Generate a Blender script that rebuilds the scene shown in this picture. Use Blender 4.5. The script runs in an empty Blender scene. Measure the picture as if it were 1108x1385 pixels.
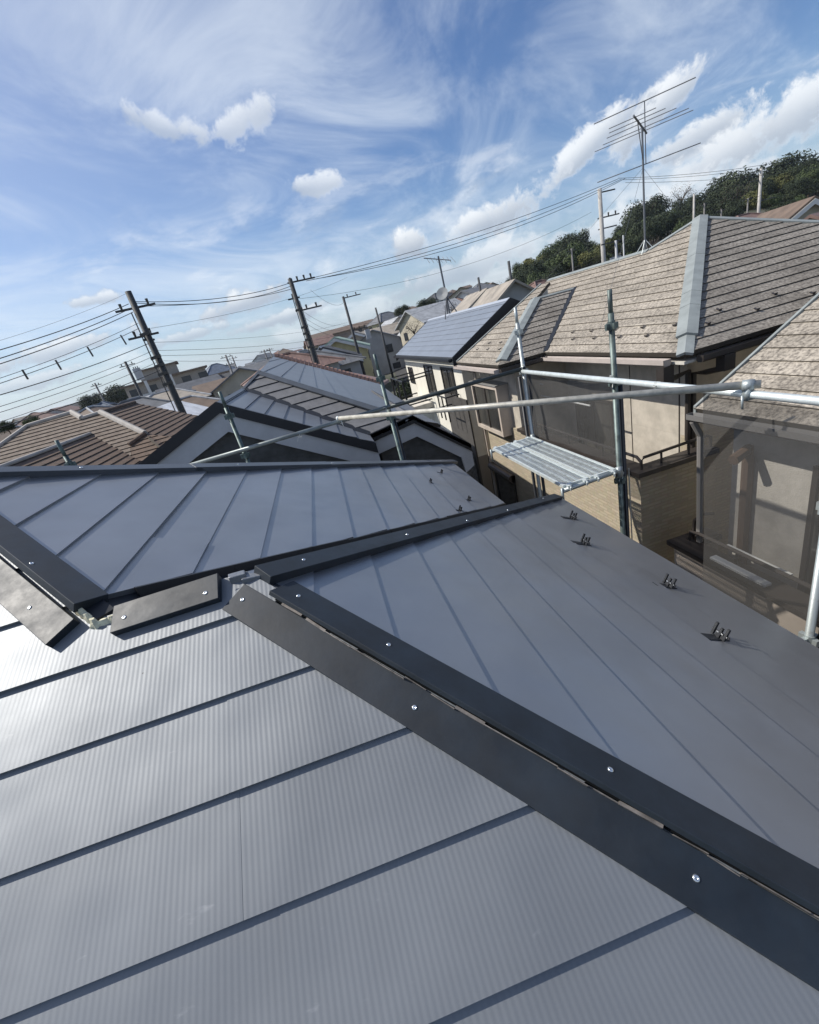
import bpy, bmesh, math, random
from mathutils import Vector, Matrix
random.seed(7)
C = bpy.context.scene
COL = C.collection
R = math.radians
# ------------------------------------------------------------------ camera, light, exposure
AX_R = Vector((0.94778084, -0.2108041, -0.239318))
AX_D = Vector((-0.30077301, -0.34128959, -0.89053749))
AX_F = Vector((0.10605221, 0.91601477, -0.38687191))
FOC, PCX, PCY = 584.06, 554.0, 692.5          # calibrated on a 1108 x 1385 frame
cam_d = bpy.data.cameras.new('camera')
cam_d.sensor_fit = 'HORIZONTAL'; cam_d.sensor_width = 36.0
cam_d.lens = 36.0 * FOC / 1108.0
cam_d.clip_start = 0.05; cam_d.clip_end = 9000
cam = bpy.data.objects.new('camera', cam_d); COL.objects.link(cam)
m3 = Matrix((AX_R, -AX_D, -AX_F)).transposed()
cam.matrix_world = m3.to_4x4()
C.camera = cam
SUN = Vector((-0.66, 0.28, 0.70)).normalized()      # towards the sun
sl = bpy.data.lights.new('sun', 'SUN'); sl.energy = 3.6; sl.angle = R(0.5); sl.color = (1.0, 0.95, 0.87)
so = bpy.data.objects.new('sun', sl); COL.objects.link(so)
so.rotation_euler = SUN.to_track_quat('Z', 'Y').to_euler(); so.location = (-20, 10, 40)
C.view_settings.view_transform = 'Standard'; C.view_settings.look = 'None'
C.view_settings.exposure = 0.46; C.view_settings.gamma = 1.0

def ray(px, py):
    return AX_R * (px - PCX) + AX_D * (py - PCY) + AX_F * FOC
def hit(px, py, n, d):                               # point of a measured pixel on a real plane n.P = d
    r = ray(px, py); return r * (d / Vector(n).dot(r))
def at(px, py, Y): return hit(px, py, (0, 1, 0), Y)
def atx(px, py, X): return hit(px, py, (1, 0, 0), X)
def atz(px, py, Z): return hit(px, py, (0, 0, 1), Z)

# ------------------------------------------------------------------ sky
W = bpy.data.worlds.new('World'); C.world = W; W.use_nodes = True
nt = W.node_tree; nt.nodes.clear()
def N(t, **kw):
    n = nt.nodes.new(t)
    for k, v in kw.items(): setattr(n, k, v)
    return n
def link(a, b): nt.links.new(a, b)
def setv(sock, v):
    if hasattr(v, 'is_linked') or isinstance(v, bpy.types.NodeSocket): link(v, sock)
    else: sock.default_value = v
def M(op, a, b=None, c=None, clamp=False):
    n = N('ShaderNodeMath', operation=op, use_clamp=clamp); setv(n.inputs[0], a)
    if b is not None: setv(n.inputs[1], b)
    if c is not None: setv(n.inputs[2], c)
    return n.outputs[0]
def VM(op, a, b=None):
    n = N('ShaderNodeVectorMath', operation=op); setv(n.inputs[0], a)
    if b is not None: setv(n.inputs[1], b)
    return n.outputs['Value'] if op in ('DOT_PRODUCT', 'LENGTH') else n.outputs[0]
def comb(x, y, z):
    n = N('ShaderNodeCombineXYZ'); setv(n.inputs[0], x); setv(n.inputs[1], y); setv(n.inputs[2], z); return n.outputs[0]
def noise(vec, scale, detail=6, rough=0.55, dist=0.0):
    n = N('ShaderNodeTexNoise'); link(vec, n.inputs['Vector']); n.inputs['Scale'].default_value = scale
    n.inputs['Detail'].default_value = detail; n.inputs['Roughness'].default_value = rough
    n.inputs['Distortion'].default_value = dist; return n.outputs['Fac']
def sstep(v, lo, hi):
    n = N('ShaderNodeMapRange', interpolation_type='SMOOTHSTEP'); setv(n.inputs['Value'], v)
    n.inputs['From Min'].default_value = lo; n.inputs['From Max'].default_value = hi; return n.outputs['Result']
def mixc(f, a, b):
    n = N('ShaderNodeMix', data_type='RGBA'); setv(n.inputs[0], f); setv(n.inputs[6], a); setv(n.inputs[7], b); return n.outputs[2]
sky = N('ShaderNodeTexSky', sky_type='NISHITA', sun_disc=False)
sky.sun_elevation = math.asin(SUN.z); sky.sun_rotation = math.atan2(SUN.x, SUN.y)
sky.altitude = 50; sky.air_density = 1.0; sky.dust_density = 0.35; sky.ozone_density = 3.2
gen = N('ShaderNodeTexCoord').outputs['Generated']
d = VM('NORMALIZE', gen)
sep = N('ShaderNodeSeparateXYZ'); link(d, sep.inputs[0])
dx, dy, dz = sep.outputs
zc = M('MAXIMUM', M('ADD', dz, 0.16), 0.05)
pu = M('DIVIDE', dx, zc); pv = M('DIVIDE', dy, zc)
# high cirrus, streaked along one direction of the cloud layer
ang = R(52)
a1 = M('ADD', M('MULTIPLY', pu, math.cos(ang)), M('MULTIPLY', pv, math.sin(ang)))
a2 = M('SUBTRACT', M('MULTIPLY', pv, math.cos(ang)), M('MULTIPLY', pu, math.sin(ang)))
cv = comb(M('MULTIPLY', a1, 0.75), M('MULTIPLY', a2, 1.15), 4.4)
big = noise(comb(M('MULTIPLY', a1, 0.5), M('MULTIPLY', a2, 0.8), 9.3), 0.85, 3, 0.5, 0.4)
fib = noise(cv, 1.6, 10, 0.62, 1.1)
cir = M('MULTIPLY', sstep(M('ADD', M('MULTIPLY', fib, 0.62), M('MULTIPLY', big, 0.45)), 0.45, 0.74), 0.54)
# low banks of cumulus near the horizon
puf = noise(comb(M('MULTIPLY', dx, 1.0), M('MULTIPLY', dy, 1.0), M('MULTIPLY', dz, 2.6)), 5.2, 9, 0.58, 0.25)
band = M('MULTIPLY', sstep(dz, 0.00, 0.05), M('SUBTRACT', 1.0, sstep(dz, 0.16, 0.34)))
bank = M('MULTIPLY', sstep(puf, 0.50, 0.66), band)
puf2 = noise(comb(dx, dy, M('ADD', M('MULTIPLY', dz, 2.6), 0.09)), 5.2, 5, 0.55, 0.25)
# single cumulus clouds
edge = M('ADD', M('MULTIPLY', noise(d, 12.0, 10, 0.66, 0.4), .72), M('MULTIPLY', noise(d, 34.0, 8, 0.65, 0.2), .28))
def cloud(px, py, a, b, tilt=0.0, k=0.9):
    c = ray(px, py).normalized()
    t = Vector((c.y, -c.x, 0)).normalized(); u = t.cross(c); u = u if u.z > 0 else -u
    t2 = t * math.cos(R(tilt)) + u * math.sin(R(tilt)); u2 = u * math.cos(R(tilt)) - t * math.sin(R(tilt))
    dd = VM('SUBTRACT', d, tuple(c))
    x = M('DIVIDE', VM('DOT_PRODUCT', dd, tuple(t2)), a); y = M('DIVIDE', VM('DOT_PRODUCT', dd, tuple(u2)), b)
    r = VM('LENGTH', comb(x, y, 0.0))
    f = M('SUBTRACT', M('ADD', 1.0, M('MULTIPLY', M('SUBTRACT', edge, 0.5), 4.4)), r)
    return M('MULTIPLY', sstep(f, 0.0, 0.55), k), sstep(M('ADD', y, M('MULTIPLY', edge, 0.8)), -0.1, 1.25)
cl = [cloud(225, 172, .045, .020, -30, .62), cloud(268, 178, .060, .030, -20, .72), cloud(320, 165, .075, .026, 14, .70), cloud(420, 250, .065, .018, -5, .75),
      cloud(890, 148, .080, .030, 24, .92), cloud(795, 200, .085, .024, 24, .9), cloud(950, 180, .070, .027, 8, .92), cloud(1060, 165, .13, .040, 12, .9),
      cloud(690, 283, .10, .035, 8, .95), cloud(640, 305, .07, .028, 8, .9), cloud(563, 326, .055, .036, 0, 1.0), cloud(980, 248, .10, .022, 4, .7), cloud(860, 295, .14, .030, 6, .75),
      cloud(640, 358, .2, .035, 4, .7), cloud(330, 408, .13, .024, 6, .9), cloud(128, 406, .05, .012, 0, .8), cloud(90, 470, .14, .020, 3, .85), cloud(30, 520, .12, .016, 2, .7), cloud(380, 430, .12, .015, 2, .8), cloud(250, 455, .10, .012, 2, .7)]
cm, ct = cl[0]
for a, b in cl[1:]:
    ct = M('ADD', M('MULTIPLY', ct, M('SUBTRACT', 1.0, a)), M('MULTIPLY', b, a)); cm = M('MAXIMUM', cm, a)
LK = 1.0
base = mixc(1.0, sky.outputs['Color'], sky.outputs['Color'])
hs = N('ShaderNodeHueSaturation'); hs.inputs['Saturation'].default_value = 1.15; hs.inputs['Hue'].default_value = .508; link(sky.outputs['Color'], hs.inputs['Color']); base = hs.outputs[0]
lowhaze = M('MULTIPLY', M('SUBTRACT', 1.0, sstep(dz, -0.02, 0.25)), 0.62)
glow = M('MULTIPLY', sstep(VM('DOT_PRODUCT', d, tuple(SUN)), 0.25, 1.0), 0.22)
white = (8.6, 8.9, 9.2, 1); grey = (3.9, 4.5, 5.4, 1)
c1 = mixc(lowhaze, base, (3.9, 5.0, 6.4, 1))
c2 = mixc(cir, c1, (7.4, 8.1, 8.9, 1))
c3 = mixc(M('MULTIPLY', bank, 0.48), c2, mixc(sstep(M('SUBTRACT', puf, puf2), -0.05, 0.06), grey, white))
c4 = mixc(cm, c3, mixc(ct, grey, white))
c5 = mixc(glow, c4, (9.5, 9.8, 10.0, 1))
bg = N('ShaderNodeBackground'); link(c5, bg.inputs['Color']); bg.inputs['Strength'].default_value = 0.085
link(bg.outputs[0], N('ShaderNodeOutputWorld').inputs['Surface'])

# ------------------------------------------------------------------ materials
MATS = {}
def mat(name, col, rough=0.7, metal=0.0, var=0.0, vscale=4.0, col2=None, bump=0.0, bscale=60.0, spec=0.5, kind=None, p=None, stretch=None, coat=0.0, lo=.35, hi=.65, rvar=0.0, cell=None, stain=0.0):
    if name in MATS: return MATS[name]
    m = bpy.data.materials.new(name); m.use_nodes = True; t = m.node_tree; b = t.nodes['Principled BSDF']
    b.inputs['Base Color'].default_value = (*col, 1); b.inputs['Roughness'].default_value = rough
    b.inputs['Metallic'].default_value = metal; b.inputs['Specular IOR Level'].default_value = spec
    if coat: b.inputs['Coat Weight'].default_value = coat; b.inputs['Coat Roughness'].default_value = .25
    tc = t.nodes.new('ShaderNodeTexCoord'); vec = tc.outputs['Object']
    if stretch:
        mp = t.nodes.new('ShaderNodeMapping'); mp.inputs['Scale'].default_value = stretch; t.links.new(vec, mp.inputs[0]); svec = mp.outputs[0]
    else: svec = vec
    def nz(scale, det=6, ro=.6, v=None):
        n = t.nodes.new('ShaderNodeTexNoise'); n.inputs['Scale'].default_value = scale; n.inputs['Detail'].default_value = det; n.inputs['Roughness'].default_value = ro
        t.links.new(v or svec, n.inputs['Vector']); return n
    def mth(op, a, bb):
        n = t.nodes.new('ShaderNodeMath'); n.operation = op
        for i, v in enumerate((a, bb)):
            if isinstance(v, (int, float)): n.inputs[i].default_value = v
            else: t.links.new(v, n.inputs[i])
        return n.outputs[0]
    if col2 or var:
        n = nz(vscale); mr = t.nodes.new('ShaderNodeMapRange'); mr.inputs['From Min'].default_value = lo; mr.inputs['From Max'].default_value = hi
        t.links.new(n.outputs['Fac'], mr.inputs['Value'])
        mx = t.nodes.new('ShaderNodeMix'); mx.data_type = 'RGBA'
        c2 = col2 or tuple(c * (1 - var) for c in col); c1 = col if col2 else tuple(min(1, c * (1 + var * .6)) for c in col)
        mx.inputs[6].default_value = (*c2, 1); mx.inputs[7].default_value = (*c1, 1); t.links.new(mr.outputs[0], mx.inputs[0]); colout = mx.outputs[2]
        t.links.new(colout, b.inputs['Base Color'])
        if cell:                             # tone of each single slate
            wn = t.nodes.new('ShaderNodeTexWhiteNoise'); wn.noise_dimensions = '2D'; cb = t.nodes.new('ShaderNodeCombineXYZ'); s2 = t.nodes.new('ShaderNodeSeparateXYZ'); t.links.new(vec, s2.inputs[0])
            row = mth('FLOOR', mth('DIVIDE', s2.outputs[cell[0]], .163), 0); off = mth('MULTIPLY', mth('FRACT', mth('MULTIPLY', row, .37), 0), 1.0)
            t.links.new(row, cb.inputs[0]); t.links.new(mth('FLOOR', mth('ADD', mth('DIVIDE', s2.outputs[cell[1]], .46), off), 0), cb.inputs[1]); t.links.new(cb.outputs[0], wn.inputs['Vector'])
            v1 = mth('ADD', mth('MULTIPLY', wn.outputs['Value'], .30), .82)
            st = nz(1.5, 5, .6, vec); v2 = mth('ADD', mth('MULTIPLY', st.outputs['Fac'], stain), 1 - stain * .5)
            vv = mth('MULTIPLY', v1, v2); hsv = t.nodes.new('ShaderNodeHueSaturation'); t.links.new(colout, hsv.inputs['Color']); t.links.new(vv, hsv.inputs['Value']); t.links.new(hsv.outputs[0], b.inputs['Base Color'])
    if rvar:
        rn = nz(6, 6, .7, vec); mr2 = t.nodes.new('ShaderNodeMapRange'); mr2.inputs['From Min'].default_value = .3; mr2.inputs['From Max'].default_value = .7
        mr2.inputs['To Min'].default_value = rough - rvar; mr2.inputs['To Max'].default_value = rough + rvar; t.links.new(rn.outputs['Fac'], mr2.inputs['Value']); t.links.new(mr2.outputs[0], b.inputs['Roughness'])
    hgt = None; dist = bump
    sp = t.nodes.new('ShaderNodeSeparateXYZ'); t.links.new(vec, sp.inputs[0])
    if kind == 'panel':                      # fine rolled ribs + slight oil-canning
        ax, pitch, amp = p
        s_ = mth('SINE', mth('MULTIPLY', sp.outputs[ax], 2 * math.pi / pitch), 0)
        n1 = nz(2.3, 2, .5, vec)
        mp = t.nodes.new('ShaderNodeMapping'); mp.inputs['Scale'].default_value = (1, 1, 1); t.links.new(vec, mp.inputs[0])
        n2 = nz(900, 2, .5, vec)
        hgt = mth('ADD', mth('ADD', mth('MULTIPLY', s_, amp), mth('MULTIPLY', n1.outputs['Fac'], .016)), mth('MULTIPLY', n2.outputs['Fac'], .00006)); dist = 1.0
        r1 = nz(5, 5, .65, vec)
        mr = t.nodes.new('ShaderNodeMapRange'); mr.inputs['To Min'].default_value = rough - .05; mr.inputs['To Max'].default_value = rough + .08
        t.links.new(r1.outputs['Fac'], mr.inputs['Value']); t.links.new(mr.outputs[0], b.inputs['Roughness'])
        mp2 = t.nodes.new('ShaderNodeMapping'); mp2.inputs['Scale'].default_value = (3.0, 9.0, 3.0); mp2.inputs['Rotation'].default_value = (0, 0, R(35)); t.links.new(vec, mp2.inputs[0])
        sc = nz(2.6, 9, .72, mp2.outputs[0]); ms = t.nodes.new('ShaderNodeMapRange'); ms.inputs['From Min'].default_value = .645; ms.inputs['From Max'].default_value = .76; ms.inputs['To Max'].default_value = .42
        t.links.new(sc.outputs['Fac'], ms.inputs['Value']); mz = t.nodes.new('ShaderNodeMix'); mz.data_type = 'RGBA'; mz.inputs[7].default_value = (.42, .43, .44, 1)
        t.links.new(colout, mz.inputs[6]); t.links.new(ms.outputs[0], mz.inputs[0])
        vo = t.nodes.new('ShaderNodeTexVoronoi'); vo.inputs['Scale'].default_value = 3.3; t.links.new(vec, vo.inputs['Vector']); vs_ = t.nodes.new('ShaderNodeMapRange'); vs_.inputs['From Min'].default_value = .010; vs_.inputs['From Max'].default_value = .014; vs_.inputs['To Min'].default_value = .8; vs_.inputs['To Max'].default_value = 0
        t.links.new(vo.outputs['Distance'], vs_.inputs['Value']); md = t.nodes.new('ShaderNodeMix'); md.data_type = 'RGBA'; md.inputs[7].default_value = (.03, .028, .026, 1)
        t.links.new(mz.outputs[2], md.inputs[6]); t.links.new(vs_.outputs[0], md.inputs[0]); t.links.new(md.outputs[2], b.inputs['Base Color'])
    elif kind == 'brick':
        br = t.nodes.new('ShaderNodeTexBrick')
        mp = t.nodes.new('ShaderNodeMapping'); mp.inputs['Rotation'].default_value = p.get('rot', (R(90), 0, R(90)))
        cx = t.nodes.new('ShaderNodeCombineXYZ'); t.links.new(sp.outputs[p.get('u', 1)], cx.inputs[0]); t.links.new(sp.outputs[2], cx.inputs[1])
        t.links.new(cx.outputs[0], br.inputs['Vector'])
        br.inputs['Scale'].default_value = 1; br.inputs['Brick Width'].default_value = p['w']; br.inputs['Row Height'].default_value = p['h']; br.inputs['Mortar Size'].default_value = p.get('mort', .008)
        br.inputs['Color1'].default_value = (*col, 1); br.inputs['Color2'].default_value = (*(c * .8 for c in col), 1); br.inputs['Mortar'].default_value = (*p['mc'], 1)
        n = nz(14); mx = t.nodes.new('ShaderNodeMix'); mx.data_type = 'RGBA'; mx.blend_type = 'MULTIPLY'; mx.inputs[0].default_value = .5
        t.links.new(br.outputs['Color'], mx.inputs[6]); t.links.new(n.outputs['Color'], mx.inputs[7])
        hs = t.nodes.new('ShaderNodeMix'); hs.data_type = 'RGBA'; hs.inputs[0].default_value = .45; t.links.new(br.outputs['Color'], hs.inputs[6]); t.links.new(mx.outputs[2], hs.inputs[7])
        t.links.new(hs.outputs[2], b.inputs['Base Color'])
        hgt = mth('SUBTRACT', 1.0, br.outputs['Fac']); dist = p.get('bump', .006)
    elif kind == 'lines':                    # horizontal siding boards / roof courses as grooves
        ax, pitch, depth = p
        fr = mth('FRACT', mth('DIVIDE', sp.outputs[ax], pitch), 0); hgt = mth('MULTIPLY', fr, depth); dist = 1.0
        if bump: hgt = mth('ADD', hgt, mth('MULTIPLY', nz(bscale).outputs['Fac'], bump))
    elif bump:
        hgt = nz(bscale).outputs['Fac']
    if hgt is not None:
        bp = t.nodes.new('ShaderNodeBump'); bp.inputs['Strength'].default_value = 1.0; bp.inputs['Distance'].default_value = dist
        t.links.new(hgt, bp.inputs['Height']); t.links.new(bp.outputs[0], b.inputs['Normal'])
    MATS[name] = m; return m
def netmat(name, col, alpha):
    m = bpy.data.materials.new(name); m.use_nodes = True; t = m.node_tree; b = t.nodes['Principled BSDF']
    b.inputs['Base Color'].default_value = (*col, 1); b.inputs['Roughness'].default_value = .8; b.inputs['Specular IOR Level'].default_value = .2
    tr = t.nodes.new('ShaderNodeBsdfTransparent'); mx = t.nodes.new('ShaderNodeMixShader')
    n = t.nodes.new('ShaderNodeTexNoise'); n.inputs['Scale'].default_value = 2.2; n.inputs['Detail'].default_value = 4
    tc = t.nodes.new('ShaderNodeTexCoord'); t.links.new(tc.outputs['Object'], n.inputs['Vector'])
    mr = t.nodes.new('ShaderNodeMapRange'); mr.inputs['To Min'].default_value = alpha - .10; mr.inputs['To Max'].default_value = alpha + .10
    t.links.new(n.outputs['Fac'], mr.inputs['Value']); t.links.new(mr.outputs[0], mx.inputs[0])
    t.links.new(tr.outputs[0], mx.inputs[1]); t.links.new(b.outputs[0], mx.inputs[2]); t.links.new(mx.outputs[0], t.nodes['Material Output'].inputs['Surface'])
    return m
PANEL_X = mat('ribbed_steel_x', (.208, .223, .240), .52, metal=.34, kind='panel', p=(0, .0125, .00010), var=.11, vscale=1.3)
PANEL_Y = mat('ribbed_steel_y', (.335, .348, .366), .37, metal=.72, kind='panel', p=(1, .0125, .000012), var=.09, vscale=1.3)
BOARD = mat('black_resin_board', (.010, .0165, .0245), .56, spec=.65, var=.4, vscale=7, bump=.00035, bscale=38, rvar=.11)
TRIM = mat('dark_steel_trim', (.075, .085, .098), .38, var=.15)
BLACK = mat('black_steel', (.012, .014, .018), .5)
SCREW = mat('zinc_screw', (.75, .77, .78), .25, metal=.9)
FOAM = mat('cream_foam', (.70, .66, .48), .9, var=.3, vscale=30, bump=.003, bscale=120)
GALV = mat('galvanised_tube', (.40, .44, .44), .42, metal=.5, col2=(.20, .165, .13), lo=.24, hi=.40, vscale=18, bump=.0008, bscale=120)
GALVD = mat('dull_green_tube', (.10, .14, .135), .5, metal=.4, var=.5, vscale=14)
BEIGE = mat('worn_cream_tube', (.47, .45, .39), .5, metal=.2, var=.25, vscale=16)
PLANKM = mat('galvanised_plank', (.62, .67, .67), .4, metal=.6, var=.2, vscale=20)
WIREM = mat('black_cable', (.015, .016, .02), .6)
CONC = mat('pole_concrete', (.20, .19, .18), .85, var=.2, vscale=3, bump=.002)
DPOLE = mat('dark_pole', (.05, .052, .055), .7, var=.2)
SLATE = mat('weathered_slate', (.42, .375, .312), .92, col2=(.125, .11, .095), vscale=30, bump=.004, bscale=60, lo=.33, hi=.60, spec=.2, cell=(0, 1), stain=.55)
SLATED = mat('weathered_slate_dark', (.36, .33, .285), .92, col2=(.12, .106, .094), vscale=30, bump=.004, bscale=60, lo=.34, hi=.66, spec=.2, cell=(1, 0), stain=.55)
CAPM = mat('blue_grey_cap', (.27, .295, .288), .6, var=.16, vscale=5)
STUCCO = mat('tan_stucco', (.50, .455, .385), .9, var=.16, vscale=5, bump=.006, bscale=70)
STUCCOG = mat('pale_stucco', (.60, .57, .51), .9, var=.15, vscale=5, bump=.006, bscale=70)
BRICKT = mat('tan_brick_siding', (.53, .455, .335), .85, kind='brick', p=dict(w=.20, h=.05, mc=(.43, .365, .265), u=1))
BRICKX = mat('tan_brick_siding_side', (.53, .455, .335), .85, kind='brick', p=dict(w=.20, h=.05, mc=(.43, .365, .265), u=0))
BRONZE = mat('dark_bronze_metal', (.045, .038, .034), .45, var=.2)
CREAM = mat('cream_trim', (.52, .45, .38), .6, var=.12)
GLASS = mat('window_glass', (.014, .016, .019), .08, spec=.9, col2=(.09, .085, .075), vscale=1.6, lo=.62, hi=.30, stretch=(3, 3, .6))
WHITE = mat('off_white_wall', (.74, .71, .62), .85, var=.08, vscale=2, bump=.003, bscale=80)
BARGE = mat('white_bargeboard', (.45, .465, .48), .6, var=.08)
SIDING = mat('dark_grey_siding', (.075, .080, .082), .8, kind='lines', p=(2, .09, .012), var=.25, vscale=7)
ROOFL = mat('pale_grey_steel_roof', (.36, .40, .46), .45, kind='lines', p=(0, .22, .014), var=.08)
STEELR = mat('grey_steel_roof', (.17, .185, .205), .42, var=.10, vscale=2)
STEELU = mat('grey_steel_roof_dull', (.15, .15, .155), .6, var=.2, vscale=6, bump=.004, bscale=30)
TERRA = mat('pink_ridge_tile', (.42, .24, .18), .8, var=.2, vscale=8)
BROWN = mat('brown_slate', (.165, .108, .076), .85, col2=(.10, .07, .05), vscale=9, bump=.006, bscale=30)
BROWNP = mat('weathered_brown_slate', (.24, .195, .155), .9, col2=(.14, .105, .08), vscale=8, bump=.008, bscale=26)
CAPP = mat('pale_ridge_cap', (.42, .385, .34), .7, var=.15)
ASPH = mat('asphalt', (.055, .055, .056), .9, var=.2, vscale=1.5)
BARK = mat('bark', (.075, .058, .042), .95, var=.3)
def leaf(name, col, col2): return mat(name, col, .75, col2=col2, vscale=1.1, spec=.25)
LEAFD = leaf('dark_leaf', (.062, .078, .036), (.020, .030, .017))
LEAFG = leaf('mid_leaf', (.100, .125, .045), (.040, .060, .025))
LEAFY = leaf('yellow_leaf', (.17, .165, .055), (.07, .080, .030))
LEAFB = leaf('brown_leaf', (.13, .105, .08), (.06, .05, .045))
NETM = netmat('black_mesh_sheet', (.075, .073, .070), .58)

# ------------------------------------------------------------------ mesh helpers
class MB:
    def __init__(s): s.v = []; s.f = []; s.edge = set()
    def add(s, vs, fs):
        o = len(s.v); s.v += [Vector(p) for p in vs]; s.f += [tuple(i + o for i in f) for f in fs]; return s
    def box(s, a, b):
        x0, y0, z0 = a; x1, y1, z1 = b
        return s.add([(x0, y0, z0), (x1, y0, z0), (x1, y1, z0), (x0, y1, z0), (x0, y0, z1), (x1, y0, z1), (x1, y1, z1), (x0, y1, z1)],
                     [(0, 3, 2, 1), (4, 5, 6, 7), (0, 1, 5, 4), (1, 2, 6, 5), (2, 3, 7, 6), (3, 0, 4, 7)])
    def obox(s, o, u, v, w):                 # corner + three edge vectors
        o, u, v, w = map(Vector, (o, u, v, w))
        p = [o, o + u, o + u + v, o + v]; p += [q + w for q in p]
        fs = [(0, 3, 2, 1), (4, 5, 6, 7), (0, 1, 5, 4), (1, 2, 6, 5), (2, 3, 7, 6), (3, 0, 4, 7)]
        if u.cross(v).dot(w) < 0: fs = [f[::-1] for f in fs]
        return s.add(p, fs)
    def prism(s, poly, off):                 # polygon (3D) pushed by a vector
        off = Vector(off); n = len(poly); P = [Vector(p) for p in poly]
        nn = Vector((0, 0, 0))
        for i in range(n): nn += P[i].cross(P[(i + 1) % n])
        fs = [tuple(range(n - 1, -1, -1)), tuple(range(n, 2 * n))] + [(i, (i + 1) % n, (i + 1) % n + n, i + n) for i in range(n)]
        if nn.dot(off) < 0: fs = [f[::-1] for f in fs]
        return s.add(P + [p + off for p in P], fs)
    def tube(s, pts, r, n=10, r2=None, cap=True):
        pts = [Vector(p) for p in pts]; o = len(s.v); L = len(pts)
        for i, p in enumerate(pts):
            t = (pts[min(i + 1, L - 1)] - pts[max(i - 1, 0)]).normalized()
            a = Vector((0, 0, 1)) if abs(t.z) < .9 else Vector((1, 0, 0))
            u = t.cross(a).normalized(); w = t.cross(u)
            rr = r if r2 is None else r + (r2 - r) * i / (L - 1)
            for k in range(n): s.v.append(p + (u * math.cos(2 * math.pi * k / n) + w * math.sin(2 * math.pi * k / n)) * rr)
        for i in range(L - 1):
            for k in range(n): s.f.append((o + i * n + k, o + i * n + (k + 1) % n, o + (i + 1) * n + (k + 1) % n, o + (i + 1) * n + k))
        if cap: s.f.append(tuple(o + k for k in range(n - 1, -1, -1))); s.f.append(tuple(o + (L - 1) * n + k for k in range(n)))
        return s
    def build(s, name, m, parent=None, smooth=False, bevel=0.0, m2=None):
        off = world_loc(parent) if parent else Vector((0, 0, 0))
        me = bpy.data.meshes.new(name); me.from_pydata([tuple(p - off) for p in s.v], [], s.f); me.update()
        if bevel:
            bm = bmesh.new(); bm.from_mesh(me); bmesh.ops.bevel(bm, geom=[e for e in bm.edges if len(e.link_faces) == 2 and e.calc_face_angle(0) > .6], offset=bevel, segments=2, affect='EDGES', profile=.5); bm.to_mesh(me); bm.free()
        me.materials.append(m)
        if m2:
            me.materials.append(m2)
            for i in s.edge: me.polygons[i].material_index = 1
        if smooth:
            for p in me.polygons: p.use_smooth = len(p.vertices) <= 4
        o = bpy.data.objects.new(name, me); COL.objects.link(o)
        if parent: o.parent = parent
        return o
def world_loc(o):
    v = Vector((0, 0, 0))
    while o: v += o.location; o = o.parent
    return v
def tag(o, label=None, cat=None, group=None, kind=None):
    if label: o['label'] = label
    if cat: o['category'] = cat
    if group: o['group'] = group
    if kind: o['kind'] = kind
    return o
def thing(name, loc, label, cat, group=None):
    o = bpy.data.objects.new(name, None); COL.objects.link(o); o.location = loc; o.empty_display_size = .2
    return tag(o, label, cat, group)
def copy_tree(o, parent=None):
    c = o.copy(); COL.objects.link(c)
    if parent: c.parent = parent
    for ch in list(o.children): copy_tree(ch, c)
    return c
def clip(poly, n, c):                        # keep n.p <= c (2D convex polygon)
    out = []
    for i in range(len(poly)):
        a, b = poly[i], poly[(i + 1) % len(poly)]
        da = n[0] * a[0] + n[1] * a[1] - c; db = n[0] * b[0] + n[1] * b[1] - c
        if da <= 0: out.append(a)
        if (da < 0 < db) or (db < 0 < da):
            t = da / (da - db); out.append((a[0] + (b[0] - a[0]) * t, a[1] + (b[1] - a[1]) * t))
    return out
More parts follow.
